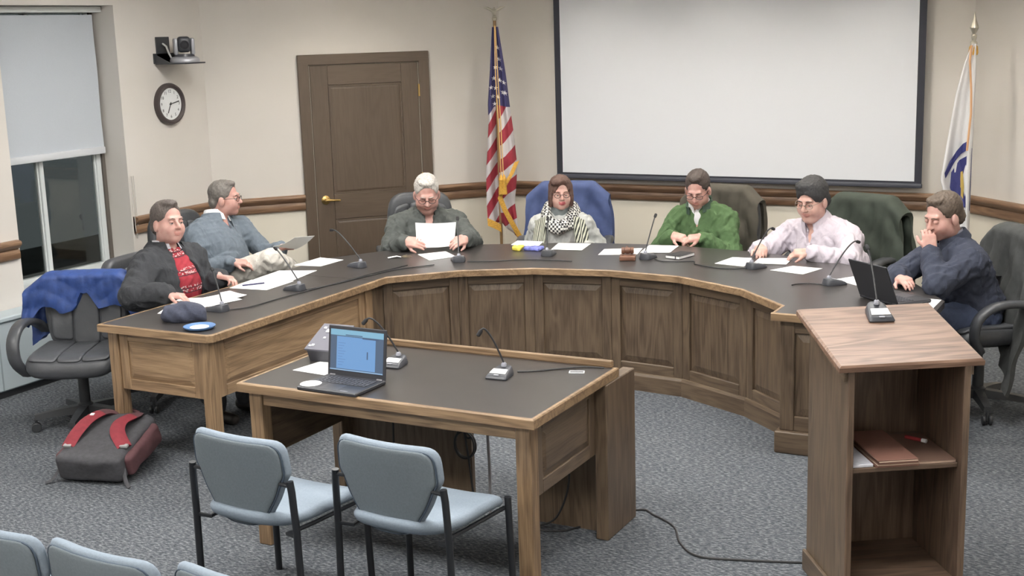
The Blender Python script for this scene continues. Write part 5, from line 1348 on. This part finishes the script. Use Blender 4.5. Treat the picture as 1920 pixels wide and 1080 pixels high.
def person(P):
    """P: dict of plan, pose and clothing; all positions in metres in the room"""
    bx, by = P['hip']; B = np.array((bx, by, 0.0)); W = lambda p: np.array(p, float)-B
    fa = R(P['face']); f = np.array((math.cos(fa), math.sin(fa), 0)); s_ = np.array((f[1], -f[0], 0))
    blk_ = P.get('bulk', 1.0); hs = P.get('hs', 1.03)
    H = np.array((0,0,P.get('hipz',.60))); Hc = W(P['head']); HM = headM(R(P['hdir']), R(P.get('hpitch',0)), R(P.get('hroll',0)))
    nb = Hc+HM@np.array((0,-.035,-.10))*hs+np.array((0,0,-.075))-f*.015
    if 'neck' in P: nb = W(P['neck'])
    sd = Solid()
    # head
    def hp(x,y,z): return Hc+HM@(np.array((x,y,z))*hs)
    def he(c, r, k, m=0, sub=False): sd.ell(hp(*c), np.array(r)*hs, HM, k, m, sub)
    fw = P.get('jaw', 1.0)
    he((0,-.018,.036),(.0765,.096,.086),.02); he((0,.022,-.040),(.060*fw,.068,.078),.03); he((0,.058,-.098),(.026*fw,.022,.018),.03)
    for g in (-1,1):
        he((g*.034,.050,-.040),(.032*fw,.036,.036),.025); he((g*.044*fw,.005,-.075),(.020,.04,.03),.03)
        he((g*.080,-.006,-.018),(.012,.022,.034),.008)
    sd.cap(hp(-.034,.079,.022), hp(.034,.079,.022), .012*hs, .012*hs, .014)
    for g in (-1,1): he((g*.031,.094,.002),(.017,.013,.011),.008,0,True)
    sd.cap(hp(0,.086,.012), hp(0,.108,-.028), .0085*hs, .0125*hs, .008)
    for g in (-1,1): he((g*.012,.098,-.032),(.0085,.010,.0075),.006)
    he((0,.086,-.060),(.024,.012,.006),.006,1); he((0,.084,-.070),(.020,.012,.0065),.006,1)
    he((0,.097,-.0655),(.020,.005,.0014),.003,1,True)
    # neck
    sd.cap(nb-np.array((0,0,.03)), Hc+HM@np.array((0,-.03,-.06))*hs, .060*blk_**.5, .055, .03, 0)
    if P.get('chin2'): sd.ell(hp(0,.035,-.105), (.045,.045,.03), HM, .03, 0)
    # torso
    up = n3(nb-H); fo = n3(f-up*np.dot(f,up)); TR = np.stack([s_, fo, up], 1)
    sd.ell(H+up*.02, (.175*blk_,.125*blk_,.12), TR, .05, 2); sd.ell(H+up*.17+fo*.03*blk_, (.165*blk_,.125*blk_*P.get('belly',1),.15), TR, .06, 2)
    Ln = np.linalg.norm(nb-H)
    sd.ell(H+up*(Ln-.17)+fo*.01, (.180*blk_**.7,.118*blk_,.17), TR, .06, 2)
    if P.get('bust'):
        for g in (-1,1): sd.ell(H+up*(Ln-.20)+fo*.10+s_*g*.07, (.07,.06,.07), TR, .05, 2)
    sw = P.get('sw', .19); shz = P.get('shdrop', .07)
    sh = {}
    for nm, g in (('R',1),('L',-1)):
        sh[nm] = nb+s_*g*sw-up*shz+fo*P.get('shf',.02)
        sd.cap(nb-up*.025+s_*g*.03, sh[nm]-up*.01, .056, .056*blk_**.5, .05, 2)
    garm = P['arms']
    for nm, g in (('R',1),('L',-1)):
        a = garm[nm]; Wp = W(a['w']); hint = np.array(a.get('hint', tuple(s_*g*.7+np.array((0,0,-.8))-f*.3)), float)
        E = ik(sh[nm], Wp, .285, .255, hint); ar = blk_**.6
        sd.cap(sh[nm], E, .051*ar, .042*ar, .03, 2); fd = n3(Wp-E)
        sd.cap(E, Wp-fd*.035, .042*ar, .031*ar, .02, 2); sd.cap(Wp-fd*.04, Wp+fd*.01, .026, .025, .012, 0)
        hand_prims(sd, Wp, a.get('d', tuple(fd)), a.get('n',(0,0,1)), a.get('curl',.5), a.get('side', g), a.get('thumb',.6), a.get('sc',1.0), a.get('spread',0))
        a['_E'] = E
    # legs
    lg_ = P.get('legs')
    for nm, g in (('R',1),('L',-1)):
        hip = H+s_*g*.095-np.array((0,0,.03))
        if lg_ and nm in lg_: pts = [hip]+[W(q) for q in lg_[nm]]
        else: pts = [hip, H+f*.43+s_*g*.12-np.array((0,0,.04)), np.array((0,0,.09))+f*.46+s_*g*.13]
        sd.cap(pts[0], pts[1], .082*blk_**.5, .062, .03, 3); sd.cap(pts[1], pts[2], .060, .042, .02, 3)
        fdn = n3(f*.9) if not (lg_ and nm in lg_) else n3(P.get('footdir', f))
        P.setdefault('_feet', []).append((pts[2], fdn))
    sk = P['skin']
    body = sd.build('person', [sk, P['lip'], sk, sk], None, vox=.0055)
    body.location = (bx, by, 0); tag(body, P['label'], 'person', 'people seated round the council desk')
    # shoes
    for (q, d) in P['_feet']:
        so = Solid(); a0 = np.array((q[0],q[1],q[2]-.045)); so.cap(a0-d*.04, a0+d*.14-np.array((0,0,.012)), .042, .034, .02)
        so.build('shoe', mat('shoe_black',(50,46,44),.4), body, vox=.01)
    # eyes, brows
    lid = P.get('lids', 0)
    for g in (-1,1):
        c = hp(g*.031,.0805,.001)
        MB().ball(tuple(c), .0118*hs, 12, 8).build('eye', EYEW, body, smooth=True)
        if lid < .6:
            c2_ = hp(g*.031+P.get('gaze',0)*.004,.0895,.0-.003*lid); MB().ball(tuple(c2_), (.0048*hs,)*3, 10, 6).build('iris', EYED, body, smooth=True)
        el = Solid(); el.ell(hp(g*.031,.0815,.006-.006*lid), np.array((.0145,.0130,.0095 if lid < .6 else .0125))*hs, HM, .004); el.build('eyelid', sk, body, vox=.003)
        MB().tube([tuple(hp(g*.014,.094,.021)), tuple(hp(g*.030,.0935,.025)), tuple(hp(g*.048,.084,.021))], [.0022*hs,.0028*hs,.0015*hs], 6).build('eyebrow', P['brow'], body, smooth=True)
    if P.get('glasses'):
        gm_ = P['glasses']
        gl = MB()
        for g in (-1,1):
            pts = []
            for k in range(19):
                a = 2*math.pi*k/18; pts.append(tuple(hp(g*.0335+.0235*math.cos(a)*(1 if abs(math.cos(a))<.99 else 1), .1045-.004*abs(math.cos(a))*(1 if g*math.cos(a)>0 else 0)-.004, -.003+.0165*math.sin(a))))
            gl.tube(pts, .0019*hs, 6, caps=False)
            gl.tube([tuple(hp(g*.056,.096,.003)), tuple(hp(g*.074,.06,.004)), tuple(hp(g*.083,.005,.002)), tuple(hp(g*.08,-.02,-.008))], .0018*hs, 6)
        gl.tube([tuple(hp(-.011,.102,.001)), tuple(hp(0,.106,.004)), tuple(hp(.011,.102,.001))], .0019*hs, 6)
        gl.build('glasses', gm_, body, smooth=True)
    # hair
    hr = Solid(); st = P['hair']; k_ = .014
    def hh(c, r, sub=False, k=k_): hr.ell(hp(*c), np.array(r)*hs, HM, k, 0, sub)
    if st == 'short':
        hh((0,-.022,.042),(.080,.099,.086)); hh((0,-.075,-.020),(.068,.042,.060)); 
        hh((0,.108,-.012),(.092,.085,.105),True,.01)
        hh((0,.032,.102),(.050,.036,.018))
        hh((0,.110,-.014),(.092,.085,.105),True,.018)
        for g in (-1,1): hh((g*.092,.004,-.040),(.034,.044,.058),True,.008)
        hh((0,.0,-.125),(.12,.12,.062),True,.008)
    elif st == 'receding':
        hh((0,-.024,.042),(.080,.099,.087)); hh((0,-.075,-.020),(.068,.042,.060)); hh((0,.02,.108),(.045,.05,.022))
        hh((0,.118,-.005),(.095,.088,.118),True,.01)
        for g in (-1,1): hh((g*.092,.004,-.042),(.034,.046,.056),True,.008)
        hh((0,.0,-.125),(.12,.12,.062),True,.008)
    elif st == 'thick':
        hh((0,-.018,.048),(.087,.104,.092)); hh((0,-.075,-.020),(.076,.050,.066)); hh((.01,.036,.10),(.060,.046,.028))
        hh((0,.115,-.032),(.090,.085,.105),True,.012)
        for g in (-1,1): hh((g*.098,.008,-.050),(.034,.046,.052),True,.008)
        hh((0,.0,-.130),(.12,.12,.062),True,.008)
    elif st == 'bob':
        hh((0,-.018,.042),(.085,.102,.089)); hh((0,-.06,-.045),(.080,.058,.082))
        for g in (-1,1): hh((g*.076,.014,-.035),(.015,.042,.08))
        hh((.02,.050,.092),(.060,.045,.028))
        hh((-.010,.114,-.030),(.071,.082,.130),True,.012)
        hh((0,.02,-.175),(.15,.15,.085),True,.015)
    hr.build('hair', P['hairm'], body, vox=.0045, noise=folds(.0026,240,P.get('seed',1),(1,1,.4)))
    P.update(body=body, sd=sd, nb=nb, f=f, s=s_, up=up, fo=fo, H=H, Hc=Hc, sh=sh, HM=HM, Ln=Ln, TR=TR)
    return P

def garment(P, name, m, d=.014, keep=(2,), vox=.007, fold=.007, ff=80, seed=0, extra=None, planes=(), cutneck=True):
    g = P['sd'].inflated(d, set(keep))
    if cutneck:      # neck hole
        c = P['nb']+P['up']*.035+P['fo']*.015
        g.cap(c-P['up']*.045, c+P['up']*.12, .066, .105, k=.012, sub=True)
    if extra: extra(g)
    return g.build(name, m, P['body'], vox=vox, noise=folds(fold, ff, seed, (1,1,.6)), planes=planes)

def cloth(name, c, noise=.1, rough=.85, ns=30, bump=.25, bs=180): return mat(name, c, rough, noise=noise, nscale=ns, bump=bump, bscale=bs, fold=.45)
SK1 = skin_mat('skin_a',(196,158,148)); SK2 = skin_mat('skin_b',(194,154,144)); SK3 = skin_mat('skin_c',(200,160,150)); SK4 = skin_mat('skin_d',(204,168,156))
LIP = mat('lips',(190,134,124),.45)
def hair_m(n, c, c2_=.25): return mat('hair_'+n, c, .6, noise=c2_, nscale=90, bump=.6, bscale=220)
GREYH = hair_m('grey',(112,107,102)); SILV = hair_m('silver',(190,186,180),.3); BRNR = hair_m('auburn',(92,68,60)); DBR = hair_m('dark_brown',(72,62,58)); BLKH = hair_m('black',(54,54,56)); BRN = hair_m('brown',(92,80,70)); G2 = hair_m('grey_brown',(88,80,76))
DKF = mat('glasses_dark',(48,42,42),.3); WIRE = mat('glasses_wire',(150,140,130),.3,metal=.7)
KHA = cloth('khaki',(196,192,184),.06); DKP = cloth('dark_trousers',(60,62,68),.08); JEAN = cloth('jeans',(62,72,96),.1)
WHT = cloth('white_shirt',(226,226,228),.04)
def side3(P, g): return P['s']*g
# --- 1: dark coat, red patterned sweater
def fair_isle():
    m, nt, b = _new('red_patterned_knit'); L = nt.links
    tc = N(nt,'ShaderNodeTexCoord'); sp = N(nt,'ShaderNodeSeparateXYZ'); L.new(tc.outputs['Object'], sp.inputs[0])
    def mth(op, a, b_=None):
        n = N(nt,'ShaderNodeMath',operation=op)
        for i,q in enumerate((a,b_)):
            if q is None: continue
            if isinstance(q,(int,float)): n.inputs[i].default_value=q
            else: L.new(q,n.inputs[i])
        return n.outputs[0]
    z = sp.outputs[2]; y = sp.outputs[1]
    band = mth('LESS_THAN', mth('FRACT', mth('MULTIPLY', z, 9.5)), .45)
    ck = N(nt,'ShaderNodeTexVoronoi'); ck.inputs['Scale'].default_value=75; L.new(tc.outputs['Object'], ck.inputs['Vector'])
    dots = mth('LESS_THAN', ck.outputs['Distance'], .42)
    stp = mth('LESS_THAN', mth('FRACT', mth('MULTIPLY', z, 38.0)), .28)
    pat = mth('MULTIPLY', band, mth('MAXIMUM', dots, 0))
    mx = N(nt,'ShaderNodeMix',data_type='RGBA'); mx.inputs[6].default_value=lin((152,44,56)); mx.inputs[7].default_value=lin((206,184,182)); L.new(pat, mx.inputs[0])
    m2 = N(nt,'ShaderNodeMix',data_type='RGBA'); m2.inputs[7].default_value=lin((92,40,50)); L.new(mx.outputs[2], m2.inputs[6]); L.new(mth('MULTIPLY', band, stp), m2.inputs[0])
    L.new(m2.outputs[2], b.inputs['Base Color']); b.inputs['Roughness'].default_value=.9
    return m
P1 = person(dict(label='seated person in a dark open coat and red patterned sweater, next to the blue jacket', hip=(-5.50,5.85), face=-4, hipz=.60, head=(-5.50,5.898,1.155), hdir=-14, hpitch=-4, hroll=-3, bulk=1.12, hs=1.05, jaw=1.12, sw=.185,
    arms=dict(R=dict(w=(-5.17,5.50,.805), d=(.9,.25,-.1), n=(0,.1,1), curl=.5, hint=(-.2,-.9,-.5)), L=dict(w=(-5.25,6.03,.81), d=(.95,.15,-.12), n=(-.1,.2,1), curl=.75, hint=(-.1,.25,-1))),
    skin=SK1, lip=LIP, brow=GREYH, hair='receding', hairm=G2, lids=.35, gaze=.5, seed=3))
garment(P1,'red_sweater', fair_isle(), .012, seed=1)
def openfront(g):
    c = P1['H']+P1['up']*(P1['Ln']*.55)+P1['fo']*.17
    g.ell(c-P1['up']*.08-P1['s']*.02, (.105,.13,.29), P1['TR'], k=.012, sub=True)
    g.ell(c+P1['up']*.22, (.10,.14,.14), P1['TR'], k=.012, sub=True)
coatm = cloth('charcoal_wool',(52,54,58),.12,.9,40,.35,240)
garment(P1,'dark_coat', coatm, .026, seed=2, fold=.009, extra=openfront)
collar('coat_collar', P1['nb']+P1['up']*.015, P1['f'], .088, .05, coatm, P1['body'], .75, .05, tuple(P1['up']), 1.45)
collar('shirt_collar', P1['nb']+P1['up']*.035, P1['f'], .066, .035, cloth('check_shirt',(206,206,214),.25,.8,140), P1['body'], .5, .004, tuple(P1['up']), 1.22)
for k in (0,1):
    c = P1['H']+P1['up']*(.14+.12*k)+P1['fo']*.17+P1['s']*.085; MB().ball(tuple(c),.012,10,6).build('coat_button', mat('button_dark',(74,74,78),.4), P1['body'], smooth=True)
garment(P1,'trousers', DKP, .012, (3,), seed=4, cutneck=False, vox=.009)

# --- 2: grey-blue quarter-zip, khaki trousers, holding a page
P2 = person(dict(label='seated person in a grey-blue sweater leaning back with crossed legs, holding a page', hip=(-5.92,6.81), face=-8, hipz=.60, head=(-5.965,6.985,1.148), hdir=22, hpitch=0, bulk=1.06, hs=1.0, sw=.20, neck=(-6.02,6.93,.985),
    arms=dict(R=dict(w=(-5.66,6.66,.765), d=(.85,.55,-.12), n=(.1,-.25,1), curl=.45, hint=(-.45,-.6,-.6)), L=dict(w=(-5.56,7.06,.805), d=(.75,.6,-.02), n=(.15,-.35,-1), curl=.35, side=1, hint=(-.3,.6,-.9))),
    legs=dict(R=[(-5.47,6.83,.755),(-5.50,7.16,.60)], L=[(-5.50,6.86,.59),(-5.47,6.86,.10)]), footdir=np.array((.3,.9,-.2)),
    skin=SK2, lip=LIP, brow=GREYH, hair='short', hairm=GREYH, glasses=DKF, gaze=.6, seed=5))
gb = cloth('grey_blue_knit',(104,114,124),.08,.95,40,.3,260)
garment(P2,'sweater', gb, .013, seed=7, fold=.009, extra=lambda g: g.ell(P2['nb']+P2['fo']*.10, (.036,.09,.09), P2['TR'], k=.012, sub=True))
collar('shirt_collar', P2['nb']+P2['up']*.04, n3(P2['f']+np.array((.1,.1,0))), .069, .042, WHT, P2['body'], .26, .02, tuple(P2['up']), 1.25)
collar('sweater_collar', P2['nb']+P2['up']*.015, n3(P2['f']), .088, .035, gb, P2['body'], .40, .05, tuple(P2['up']), 1.35)
garment(P2,'trousers', KHA, .014, (3,), seed=8, cutneck=False, vox=.008, fold=.008)
pg = [[Vector((-5.58,6.991,.824)).lerp(Vector((-5.457,7.085,.796)), i/4).lerp(Vector((-5.389,6.993,.896)).lerp(Vector((-5.294,7.09,.897)), i/4), j/4)+Vector((0,0,-.012*math.sin(math.pi*j/4))) for i in range(5)] for j in range(5)]
tag(MB().sheet(pg,.0015).build('held_page', mat('paper_shaded',(222,222,220),.8), None, smooth=True), 'white page held out by the person in the grey-blue sweater', 'paper')

# --- 3: silver hair, dark shirt, reading
P3 = person(dict(label='silver-haired person in a dark grey shirt reading a page, in front of the door', hip=(-4.93,7.94), face=-51, hipz=.60, head=(-4.815,7.80,1.115), hdir=-57, hpitch=24, bulk=1.22, hs=1.07, jaw=1.18, chin2=1, sw=.205, belly=1.1,
    arms=dict(R=dict(w=(-4.745,7.395,.835), d=(.85,.05,-.05), n=(-.25,-.75,.55), curl=.55, hint=(-.65,-.25,-.8)), L=dict(w=(-4.405,7.615,.835), d=(-.15,-.8,-.05), n=(.65,-.1,.7), curl=.55, hint=(.55,.55,-.8))),
    skin=SK3, lip=LIP, brow=SILV, hair='short', hairm=SILV, glasses=DKF, lids=.9, seed=9))
ds_ = cloth('dark_grey_shirt',(78,82,80),.08,.85,40)
def vneck(P, w_=.05, h_=.10):
    def ex(g): g.ell(P['nb']+P['fo']*.10-P['up']*.0, (w_,.09,h_), P['TR'], k=.012, sub=True)
    return ex
garment(P3,'dark_shirt', ds_, .012, seed=11, fold=.010, extra=vneck(P3,.042,.11))
collar('shirt_collar', P3['nb']+P3['up']*.02, P3['f'], .082, .04, ds_, P3['body'], .50, .06, tuple(P3['up']), 1.35)
garment(P3,'trousers', DKP, .012, (3,), seed=12, cutneck=False, vox=.009)
A,Bq,Cq,Dq = Vector((-4.685,7.425,.965)),Vector((-4.455,7.585,.955)),Vector((-4.445,7.53,.80)),Vector((-4.655,7.385,.80))
pg = [[A.lerp(Bq,i/6).lerp(Dq.lerp(Cq,i/6),j/5)+Vector((.02,-.03,.012))*(-math.sin(math.pi*i/6)) for i in range(7)] for j in range(6)]
tag(MB().sheet(pg,.0015).build('held_page', PAP, None, smooth=True), 'white page held up in both hands by the silver-haired person', 'paper')

# --- 4: checked scarf, pale grey sweater
P4 = person(dict(label='person with auburn bobbed hair in a pale grey sweater and checked scarf', hip=(-4.08,8.53), face=-70, hipz=.60, head=(-4.015,8.345,1.078), hdir=-58, hpitch=4, bulk=1.02, hs=.97, sw=.16, bust=1,
    arms=dict(R=dict(w=(-4.16,8.25,.70), d=(.8,-.15,-.1), n=(0,-.1,1), curl=.4, hint=(-.5,.2,-1)), L=dict(w=(-3.84,8.34,.70), d=(-.8,-.3,-.1), n=(0,-.1,1), curl=.4, hint=(.5,.4,-1))),
    skin=SK4, lip=mat('lips_rose',(190,100,104),.4), brow=BRNR, hair='bob', hairm=BRNR, glasses=DKF, lids=.3, seed=13))
gs = cloth('pale_grey_knit',(184,186,184),.06,.95,40,.3,260)
garment(P4,'sweater', gs, .012, seed=14, fold=.006, cutneck=False)
tn = Solid(); tn.cap(P4['nb']-P4['up']*.02, P4['nb']+P4['up']*.065, .071, .066, k=.02); tn.build('turtleneck', cloth('grey_ribbed',(132,140,142),.1), P4['body'], vox=.006)
def check_mat(name, c1, c2_, sc):
    m, nt, b = _new(name); L = nt.links; tc = N(nt,'ShaderNodeTexCoord'); ck = N(nt,'ShaderNodeTexChecker'); ck.inputs['Scale'].default_value=sc; ck.inputs['Color1'].default_value=lin(c1); ck.inputs['Color2'].default_value=lin(c2_)
    L.new(tc.outputs['Object'], ck.inputs['Vector']); L.new(ck.outputs['Color'], b.inputs['Base Color']); b.inputs['Roughness'].default_value=.9; return m
scm = check_mat('checked_scarf',(220,220,214),(56,56,58),62)
sc = Solid(); pts = []
f_,s2,u_ = P4['f'],P4['s'],np.array((0,0,1.0)); c0 = P4['nb']+u_*.02
for lp_ in range(2):
    ring = []
    for k in range(17):
        a = 2*math.pi*k/16; fr = (1+math.cos(a))/2
        ring.append(c0+f_*math.cos(a)*(.085+.045*fr+.01*lp_)+s2*math.sin(a)*(.10+.012*lp_)-u_*(.12*fr**2-.045+.028*lp_))
    sc.chain(ring,[.027]*17,k=.012)
sc.build('checked_scarf', scm, P4['body'], vox=.006, noise=folds(.007,60,15))
stm, nt, b = _new('striped_scarf'); tc = N(nt,'ShaderNodeTexCoord'); wv = N(nt,'ShaderNodeTexWave'); wv.inputs['Scale'].default_value=24; wv.bands_direction='X'; rp = N(nt,'ShaderNodeValToRGB')
rp.color_ramp.elements[0].position=.42; rp.color_ramp.elements[0].color=lin((58,60,58)); rp.color_ramp.elements[1].position=.55; rp.color_ramp.elements[1].color=lin((206,208,190))
nt.links.new(tc.outputs['Object'],wv.inputs['Vector']); nt.links.new(wv.outputs['Fac'],rp.inputs['Fac']); nt.links.new(rp.outputs['Color'],b.inputs['Base Color']); b.inputs['Roughness'].default_value=.9
for g in (1,-1):
    G = []
    for j in range(11):
        t = j/10; row = []
        for i in range(6):
            q = P4['nb']+P4['s']*g*(.098+.018*i+.03*t)+P4['fo']*(.085+.15*min(1,t*1.7)-.006*i+.012*math.sin(i*2.2+t*3))+P4['up']*(.045-.012*i)-P4['up']*.255*t; row.append(tuple(q))
        G.append(row)
    MB().sheet(G,.012).build('scarf_end', stm, P4['body'], smooth=True, angle=75)
garment(P4,'trousers', DKP, .012, (3,), seed=16, cutneck=False, vox=.009)

# --- 5: green quarter-zip
P5 = person(dict(label='person in a green quarter-zip sweater looking down at folded hands', hip=(-2.96,8.68), face=-92, hipz=.60, head=(-3.02,8.475,1.118), hdir=-84, hpitch=26, bulk=1.02, hs=1.02, sw=.18,
    arms=dict(R=dict(w=(-3.135,8.30,.812), d=(.85,-.25,-.12), n=(-.1,-.3,1), curl=.5, hint=(-.7,.1,-.9)), L=dict(w=(-2.93,8.29,.812), d=(-.8,-.3,-.1), n=(.15,-.35,1), curl=.6, hint=(.7,.1,-.9))),
    skin=SK3, lip=LIP, brow=DBR, hair='receding', hairm=DBR, glasses=DKF, lids=.9, seed=17))
gr = cloth('green_knit',(78,104,68),.08,.95,40,.3,260)
garment(P5,'green_sweater', gr, .012, seed=18, fold=.010, extra=vneck(P5,.028,.10))
ts = Solid(); ts.ell(P5['nb']+P5['fo']*.045-P5['up']*.06, (.07,.07,.10), P5['TR'], .02); ts.build('white_tshirt', WHT, P5['body'])
collar('shirt_collar', P5['nb']+P5['up']*.035, P5['f'], .064, .042, WHT, P5['body'], .24, .03, tuple(P5['up']), 1.25)
collar('sweater_collar', P5['nb']+P5['up']*.02, P5['f'], .086, .045, cloth('green_collar',(58,78,66),.08), P5['body'], .55, .0, tuple(P5['up']), 1.08)
garment(P5,'trousers', DKP, .012, (3,), seed=20, cutneck=False, vox=.009)

# --- 6: lilac shirt
P6 = person(dict(label='black-haired person in a pale lilac shirt with glasses, hands on papers', hip=(-2.03,8.42), face=-108, hipz=.60, head=(-2.155,8.235,1.105), hdir=-104, hpitch=14, bulk=1.18, hs=1.10, jaw=1.12, chin2=1, sw=.215,
    arms=dict(R=dict(w=(-2.425,8.01,.815), d=(.35,-.9,-.15), n=(.15,-.25,1), curl=.85, hint=(-.7,.2,-.75)), L=dict(w=(-2.09,7.915,.815), d=(-.95,-.25,-.08), n=(.05,-.35,1), curl=.6, hint=(.95,-.1,-.35))),
    skin=SK4, lip=LIP, brow=BLKH, hair='thick', hairm=BLKH, glasses=WIRE, lids=.5, seed=21))
lil = cloth('lilac_shirt',(194,186,196),.05,.8,40,.2,200)
garment(P6,'lilac_shirt', lil, .013, seed=22, fold=.012, extra=vneck(P6,.03,.08))
collar('shirt_collar', P6['nb']+P6['up']*.03, P6['f'], .078, .045, lil, P6['body'], .32, .035, tuple(P6['up']), 1.3)
G = [[tuple(P6['H']+P6['up']*(.10+.33*j/8)+P6['fo']*(.158-.0*j)+P6['s']*(x_)) for x_ in (-.014,.014)] for j in range(9)]
c = P6['H']+P6['up']*(P6['Ln']-.19)+P6['fo']*.135-P6['s']*.085
pk = MB(); pk.T = Matrix([[*P6['s'],0],[*P6['fo'],0],[*P6['up'],0],[0,0,0,1]]).transposed(); pk.T.translation = Vector(c)
pk.rbox(-.045,.045,-.006,.010,-.06,.05,.005,2); pk.build('breast_pocket', lil, P6['body'], smooth=True)
garment(P6,'trousers', DKP, .012, (3,), seed=23, cutneck=False, vox=.009)

# --- 7: navy pullover, hand at the mouth
P7 = person(dict(label='person in a navy pullover resting the mouth on one hand, behind the lectern', hip=(-1.04,7.60), face=-143, hipz=.60, head=(-1.215,7.505,1.140), hdir=-126, hpitch=16, bulk=1.08, hs=1.06, sw=.20,
    arms=dict(L=dict(w=(-1.255,7.36,.965), d=(-.15,.30,1), n=(.35,-.80,.1), curl=.75, hint=(.5,-.75,-.75), thumb=.2), R=dict(w=(-1.40,7.30,.805), d=(.55,-.80,0), n=(-.1,-.1,1), curl=.4, hint=(-.75,.5,-.5))),
    skin=SK1, lip=LIP, brow=BRN, hair='short', hairm=BRN, lids=.9, seed=25))
nv = cloth('navy_knit',(56,61,76),.08,.95,40,.3,260)
garment(P7,'navy_pullover', nv, .014, seed=26, fold=.010)
collar('pullover_collar', P7['nb']+P7['up']*.02, P7['f'], .082, .045, nv, P7['body'], .36, .05, tuple(P7['up']), 1.25)
collar('shirt_collar', P7['nb']+P7['up']*.035, P7['f'], .066, .035, cloth('grey_check',(150,150,160),.2), P7['body'], .3, .02, tuple(P7['up']), 1.2)
garment(P7,'trousers', JEAN, .012, (3,), seed=27, cutneck=False, vox=.009)
